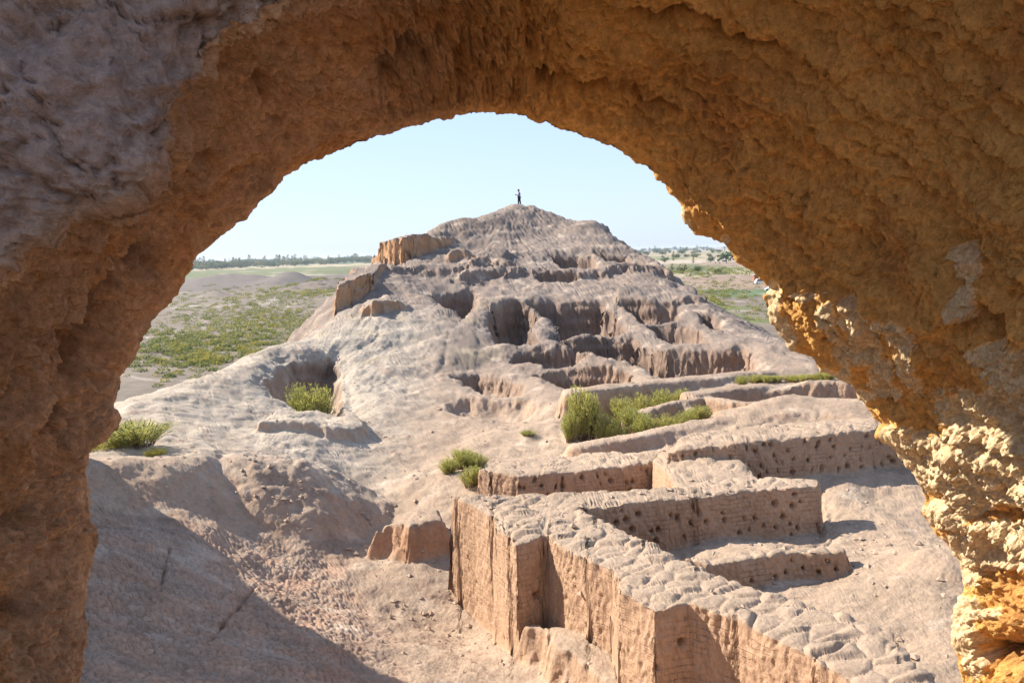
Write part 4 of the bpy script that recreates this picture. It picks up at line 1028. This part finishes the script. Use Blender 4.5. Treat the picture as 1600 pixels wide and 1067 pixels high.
def scat(n, px, py, sx, sy, yel=.15, smin=1.0, smax=2.2):
    for _ in range(n):
        x_, y_ = px + rng.normal() * sx, py + rng.normal() * sy
        if y_ < 452 and x_ < 800: y_ = 452 + abs(rng.normal()) * 6
        if y_ < 393.3 - .0279 * (x_ - 800) + 14: continue
        P = pl(x_, y_); spots.append((P[0], P[1], smin + (smax - smin) * rng.rand(), rng.rand() < yel))
scat(650, 420, 498, 75, 14, .3); scat(420, 290, 538, 45, 20, .1); scat(280, 400, 530, 70, 14, .3); scat(60, 315, 562, 16, 4, .8, 1.2, 2.0); scat(160, 380, 462, 90, 7, .2, 1.5, 3)
scat(260, 490, 455, 50, 5, .4, 1.5, 3); scat(120, 350, 560, 110, 30, .2, .6, 1.4); scat(260, 1090, 455, 60, 12, .3, 1.5, 3); scat(200, 1120, 490, 60, 14, .3, 1, 2); scat(120, 330, 480, 60, 8, .1)
scat(160, 1090, 425, 60, 3, .3, 2.5, 5)
spots.sort(key=lambda s: math.hypot(s[0], s[1]) / s[2])
for i, (x, y, s_, ye) in enumerate(spots[:240]):
    m_ = 3 if ye else i % 3
    tag(add('scrub_bush', CLM[m_], (x, y, plain_z(x, y) - .05), None, rng.rand() * 6.28, (s_ * 1.3, s_ * 1.3, s_)),
        'low yellow scrub bush on the bare plain' if ye else 'low green scrub bush on the bare plain', 'bush', 'scrub bushes on the plain')
def joined(items, name, kind_lists):
    for mi, mt in ((0, M_scrub), (3, M_scruby)):
        Vs, Ts = [], []
        for i, (x, y, s_, ye) in enumerate(items):
            if ye != (mi == 3): continue
            V, T = CL[3 if ye else i % 3]; sel = slice(0, 34)
            a_ = rng.rand() * 6.28; R_ = np.array([[math.cos(a_), math.sin(a_), 0], [-math.sin(a_), math.cos(a_), 0], [0, 0, 1]])
            Vs.append(V[sel] @ R_ * np.array([s_ * 1.4, s_ * 1.4, s_]) + np.array([x, y, plain_z(x, y) - .05])); Ts.append(T[sel])
        if Vs: tag(add(name, quads_mesh(name, np.concatenate(Vs), np.concatenate(Ts), mt)), kind='stuff')
joined(spots[240:], 'scrub', None)

# trees beyond
def tree_mesh(seed, kind, n=150):
    r_ = np.random.RandomState(seed); V, T = [], []
    lob = r_.normal(size=(7, 3)) * np.array([.17, .17, .15]) + np.array([0, 0, .44]) if kind == 'round' else None
    for i in range(n):
        if kind == 'round':
            c_ = lob[r_.randint(7)] + r_.normal(size=3) * np.array([.13, .13, .14]); c_[2] = max(.06, c_[2])
        else:
            zz = .1 + .9 * r_.rand() ** .9; ww = .13 * math.sin(min(1, (1.02 - zz) * 2.2) * 1.57) ** .7 + .01
            c_ = np.array([r_.normal() * ww * .6, r_.normal() * ww * .6, zz])
        u = r_.normal(size=3); u /= np.linalg.norm(u); w = np.cross(u, r_.normal(size=3)); w /= np.linalg.norm(w)
        s_ = (.05 + .06 * r_.rand()) * (1 if kind == 'round' else .6)
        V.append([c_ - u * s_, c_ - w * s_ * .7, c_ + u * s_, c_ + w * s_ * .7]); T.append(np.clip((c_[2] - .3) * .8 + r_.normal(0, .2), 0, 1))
    for q in range(4):   # trunk
        a0, a1 = q * 1.571, (q + 1) * 1.571
        V.append([(math.cos(a0) * .025, math.sin(a0) * .025, 0), (math.cos(a1) * .025, math.sin(a1) * .025, 0), (math.cos(a1) * .012, math.sin(a1) * .012, .6), (math.cos(a0) * .012, math.sin(a0) * .012, .6)]); T.append(0)
    return np.array(V, float), np.array(T, float)
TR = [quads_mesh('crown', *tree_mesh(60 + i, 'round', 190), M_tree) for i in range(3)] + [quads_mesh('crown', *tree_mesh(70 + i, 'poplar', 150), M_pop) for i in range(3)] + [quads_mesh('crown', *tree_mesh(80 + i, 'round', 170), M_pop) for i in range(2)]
def tree(px, py, hpx, var, label, group=None, wide=1.0, name='tree'):
    P = pl(px, py); r_ = math.hypot(P[0], P[1]); h = hpx * r_ / FPX
    z_ = plain_z(P[0], P[1])
    return tag(add(name, TR[var], (P[0], P[1], z_ - .2), None, rng.rand() * 6.28, (h * wide, h * wide, h)), label, 'tree', group)
tree(1135, 411, 22, 0, 'largest dark green round tree beside the right limb of the arch', wide=1.3, name='round_tree')
tree(1111, 410, 12, 1, 'small round green tree left of the largest one', wide=1.2, name='round_tree')
tree(1038, 410, 11, 2, 'round green tree just right of the mound, behind the yellowish ones', wide=1.3, name='round_tree')
tree(1066, 427, 15, 6, 'olive-yellow round tree beside the reed field', wide=1.3, name='round_tree')
tree(1090, 426, 13, 1, 'green round tree at the edge of the reed field, right of the olive-yellow one', wide=1.2, name='round_tree')
tree(1050, 428, 16, 4, 'thin yellow poplar at the left end of the reed field', name='poplar_tree')
tree(1083, 412, 12, 5, 'thin yellow poplar standing alone in the middle of the right-hand fields', name='poplar_tree')
tree(1052, 408, 14, 3, 'thin pale poplar behind the reed field, right of the mound', name='poplar_tree')
tree(1122, 428, 10, 7, 'grey-green spreading tree at the back of the reed field', wide=1.7, name='round_tree')
for i in range(170):
    px = 296 + 300 * (i + rng.rand()) / 170
    hzn = 393.3 - .0279 * (px - 800)
    py = hzn + rng.choice([9, 11, 12.5, 14]) - (px - 300) * .012 + rng.rand() * 1.2
    v = rng.choice([0, 1, 2, 3, 4, 5, 6, 7], p=[.20, .18, .17, .08, .07, .06, .12, .12])
    pop = v in (3, 4, 5)
    tree(px, py, (15 if pop else 10) * (.75 + .5 * rng.rand()) * (1.0 - (px - 300) / 1100), v, 'tall narrow yellowish poplar in the belt across the left plain' if pop else 'round green tree in the belt across the left plain',
         'poplars of the left tree belt' if pop else 'round trees of the left tree belt', wide=1.25 if pop else 1.7, name='poplar_tree' if pop else 'round_tree')
for i in range(70):
    px = 985 + 150 * rng.rand(); hzn = 393.3 - .0279 * (px - 800)
    py = hzn + rng.choice([4.0, 6.5, 9, 11, 16]) + rng.rand()
    v = int(rng.choice([0, 1, 2, 6, 5]))
    tree(px, py, 4 + 3.5 * rng.rand(), v, 'small far tree in the fields right of the mound', 'far trees right of the mound', wide=1.6, name='round_tree')
# woods on the horizon
Vs, Ts = [], []
for i in range(900):
    a_ = math.radians(-24 + 38 * rng.rand()); r_ = 5200 + 3500 * rng.rand(); V, T = tree_mesh(200 + i % 5, 'round', 14)
    h = 9 + 9 * rng.rand(); c_ = fbm(np.array([a_ * 30]), np.array([1.0]), np.array([0.0]), 2)[0]
    if c_ < -.1: continue
    Vs.append(V[:14] * np.array([h * 2.6, h * 2.6, h]) + np.array([math.sin(a_) * r_, math.cos(a_) * r_, -10.5])); Ts.append(T[:14])
tag(add('distant_woods', quads_mesh('distant_woods', np.concatenate(Vs), np.concatenate(Ts), M_tree)), kind='stuff')

# ------------------------------------------------------------------ vehicles and shed beside the arch
import bmesh
def simple(name, rgb, rough=.6, metal=0):
    m, t, b = mat(name); n = nd(t, 'ShaderNodeTexNoise', Scale=3.0, Detail=4.0)
    t.links.new(ramp(t, n.outputs[0], [(.3, tuple(v * .88 for v in rgb)), (.7, tuple(min(1, v * 1.1) for v in rgb))]), b.inputs['Base Color'])
    b.inputs['Roughness'].default_value = rough; b.inputs['Metallic'].default_value = metal; return m
M_white, M_glass, M_tyre, M_rust, M_roof = simple('white_paint', (.78, .78, .76), .35), simple('dark_glass', (.03, .035, .04), .1), simple('tyre', (.02, .02, .02), .8), simple('rusty_wall', (.30, .13, .07), .8), simple('shed_roof', (.22, .16, .13), .8)
def prism(name, prof, w, m, parent, bev=.05, y0=0):
    bm = bmesh.new(); n = len(prof)
    a = [bm.verts.new((x, y0 - w / 2, z)) for x, z in prof]; c_ = [bm.verts.new((x, y0 + w / 2, z)) for x, z in prof]
    bm.faces.new(a); bm.faces.new(c_[::-1])
    for i in range(n): bm.faces.new((a[i], c_[i], c_[(i + 1) % n], a[(i + 1) % n]))
    bmesh.ops.recalc_face_normals(bm, faces=bm.faces[:])
    if bev: bmesh.ops.bevel(bm, geom=bm.edges[:], offset=bev, segments=2, affect='EDGES')
    me = bpy.data.meshes.new(name); bm.to_mesh(me); bm.free(); me.materials.append(m)
    return add(name, me, parent=parent)
def wheel(x, y, r, parent):
    bm = bmesh.new(); bmesh.ops.create_cone(bm, cap_ends=True, segments=16, radius1=r, radius2=r, depth=.22)
    bmesh.ops.rotate(bm, matrix=Matrix.Rotation(math.pi / 2, 3, 'X'), verts=bm.verts); bmesh.ops.bevel(bm, geom=[e for e in bm.edges if abs(e.verts[0].co.y - e.verts[1].co.y) < .01], offset=.03, segments=1, affect='EDGES')
    me = bpy.data.meshes.new('wheel'); bm.to_mesh(me); bm.free(); me.materials.append(M_tyre); return add('wheel', me, (x, y, r), parent)
def vehicle(px, py, long_, high, name, label, cat, rz):
    P = pl(px, py); e = tag(empty(name, (P[0], P[1], plain_z(P[0], P[1]))), label, cat); e.rotation_euler = (0, 0, rz)
    L = long_ / 2
    if high > 2: prof = [(-L, .35), (-L, high * .9), (-L + .25, high), (L - .9, high), (L - .25, high * .62), (L, high * .5), (L, .35)]; win = [(-L + .5, high * .58), (-L + .5, high * .86), (L - 1.1, high * .86), (L - .55, high * .58)]
    else: prof = [(-L, .3), (-L, .85), (-L + .3, .95), (-L + .7, high), (L - 1.6, high), (L - 1.0, .98), (L - .05, .8), (L, .3)]; win = [(-L + .65, .98), (-L + .85, high - .08), (L - 1.68, high - .08), (L - 1.2, .98)]
    prism('body', prof, 1.8, M_white, e, .06); prism('window', win, 1.84, M_glass, e, 0)
    for x in (-L + .9, L - .9):
        for y in (-.82, .82): wheel(x, y, .36, e)
    return e
vehicle(1190, 443, 7.0, 2.6, 'minibus', 'white minibus parked on the plain, half hidden by the right limb of the arch', 'minibus', math.pi + .1)
vehicle(1203, 453, 4.4, 1.5, 'parked_car', 'white car parked in front of the minibus, mostly hidden by the arch', 'car', math.pi)
P = pl(1190, 438.5); e = tag(empty('shed', (P[0], P[1], plain_z(P[0], P[1]))), 'low rust-brown shed just behind the white minibus', 'shed')
for i in range(5): prism('wall_panel', [(-4.6 + i * 1.9, 0), (-4.6 + i * 1.9, 2.8), (-2.78 + i * 1.9, 2.8), (-2.78 + i * 1.9, 0)], 4.0, M_rust, e, .03)
prism('roof', [(-5.0, 2.8), (-4.2, 3.7), (4.4, 3.7), (5.1, 2.8)], 4.6, M_roof, e, .04)

# ------------------------------------------------------------------ the person on the summit
def skin(name, verts, edges, radii, m, parent, sub=2, root=0):
    me = bpy.data.meshes.new(name + '_rig'); me.from_pydata(verts, edges, []); o = bpy.data.objects.new(name, me); COL.objects.link(o)
    sk = o.modifiers.new('s', 'SKIN'); sk.use_smooth_shade = True
    for i, r_ in enumerate(radii): me.skin_vertices[0].data[i].radius = (r_, r_) if isinstance(r_, float) else r_
    me.skin_vertices[0].data[root].use_root = True
    sb = o.modifiers.new('b', 'SUBSURF'); sb.levels = sub; sb.render_levels = sub
    dg = bpy.context.evaluated_depsgraph_get(); m2 = bpy.data.meshes.new_from_object(o.evaluated_get(dg)); m2.name = name
    o.modifiers.clear(); o.data = m2; m2.materials.clear(); m2.materials.append(m); o.parent = parent
    return o
M_skin, M_shirt, M_trs, M_hair = simple('skin', (.34, .2, .14), .6), simple('shirt', (.20, .17, .30), .8), simple('trousers', (.018, .018, .025), .85), simple('hair', (.012, .01, .01), .7)
d = ray(811.5, 322); r_p = 96.0
xp, yp = d[0] * r_p, d[1] * r_p

zp = float(height(np.array([xp]), np.array([yp]))[0]) + .02
who = tag(empty('person', (xp, yp, zp)), 'person in a purple-grey shirt and dark trousers on the summit, looking down', 'person')
# faces left (-x); x forward = -x
bodyv = [(0, 0, .95), (.0, 0, 1.15), (.02, 0, 1.36), (-.02, 0, 1.47), (-.06, 0, 1.56), (-.09, 0, 1.66),      # pelvis, waist, chest, neck, head low, head top
         (.03, -.17, 1.38), (.05, -.22, 1.12), (-.18, -.12, 1.14), (-.26, -.06, 1.16),                    # right arm to hands
         (.03, .17, 1.38), (.05, .22, 1.12), (-.16, .13, 1.08), (-.25, .06, 1.12),
         (-.02, -.10, .88), (-.10, -.11, .50), (-.06, -.12, .09), (-.20, -.13, .04),
         (.04, .10, .88), (.08, .11, .50), (.17, .12, .09), (.05, .13, .04)]
bodye = [(0, 1), (1, 2), (2, 3), (3, 4), (4, 5), (2, 6), (6, 7), (7, 8), (8, 9), (2, 10), (10, 11), (11, 12), (12, 13), (0, 14), (14, 15), (15, 16), (16, 17), (0, 18), (18, 19), (19, 20), (20, 21)]
bodyr = [.13, .12, .14, .06, .095, .085, .06, .045, .035, .03, .06, .045, .035, .03, .085, .06, .045, .04, .085, .06, .045, .04]
skin('body', bodyv, bodye, [float(v) for v in bodyr], M_skin, who)
skin('shirt', [(.0, 0, .86), (0, 0, 1.0), (.0, 0, 1.18), (.02, 0, 1.36), (0, 0, 1.45), (.03, -.18, 1.39), (.05, -.23, 1.15), (.03, .18, 1.39), (.05, .23, 1.15)],
     [(0, 1), (1, 2), (2, 3), (3, 4), (3, 5), (5, 6), (3, 7), (7, 8)], [.17, .165, .15, .165, .08, .08, .06, .08, .06], M_shirt, who, root=2)
skin('trousers', [(0, 0, .93), (-.02, -.10, .86), (-.10, -.11, .50), (-.06, -.12, .12), (.04, .10, .86), (.08, .11, .50), (.17, .12, .12)],
     [(0, 1), (1, 2), (2, 3), (0, 4), (4, 5), (5, 6)], [.15, .11, .085, .07, .11, .085, .07], M_trs, who)
skin('hair', [(-.05, 0, 1.62), (-.07, 0, 1.70), (-.02, 0, 1.60)], [(0, 1), (0, 2)], [.10, .09, .07], M_hair, who)
for sx, sy in ((-.15, -.12), (.09, .12)):
    skin('shoe', [(sx + .08, sy, .05), (sx - .08, sy, .045)], [(0, 1)], [.055, .045], M_hair, who, 1)
cam_o = prism('camera_in_hand', [(-.40, 1.12), (-.40, 1.22), (-.27, 1.22), (-.27, 1.12)], .14, M_hair, None, .01)
cam_o.location = (xp, yp, zp); cam_o.name = 'handheld_camera'
tag(cam_o, 'small black camera held at chest height by the person on the summit', 'camera')

# ------------------------------------------------------------------ the air
hz_m = bpy.data.materials.new('haze'); hz_m.use_nodes = True; t = hz_m.node_tree; t.nodes.remove(t.nodes['Principled BSDF'])
pv = nd(t, 'ShaderNodeVolumePrincipled'); pv.inputs['Density'].default_value = 7e-5; pv.inputs['Color'].default_value = (.80, .88, .97, 1); pv.inputs['Anisotropy'].default_value = .3
t.links.new(pv.outputs[0], t.nodes['Material Output'].inputs['Volume'])
bm = bmesh.new(); bmesh.ops.create_cube(bm, size=1.0)
me = bpy.data.meshes.new('haze'); bm.to_mesh(me); bm.free(); me.materials.append(hz_m)
o = add('haze', me, (0, 0, (21 - 13.5) / 2), sc=(70000, 70000, 34.5)); tag(o, kind='stuff')
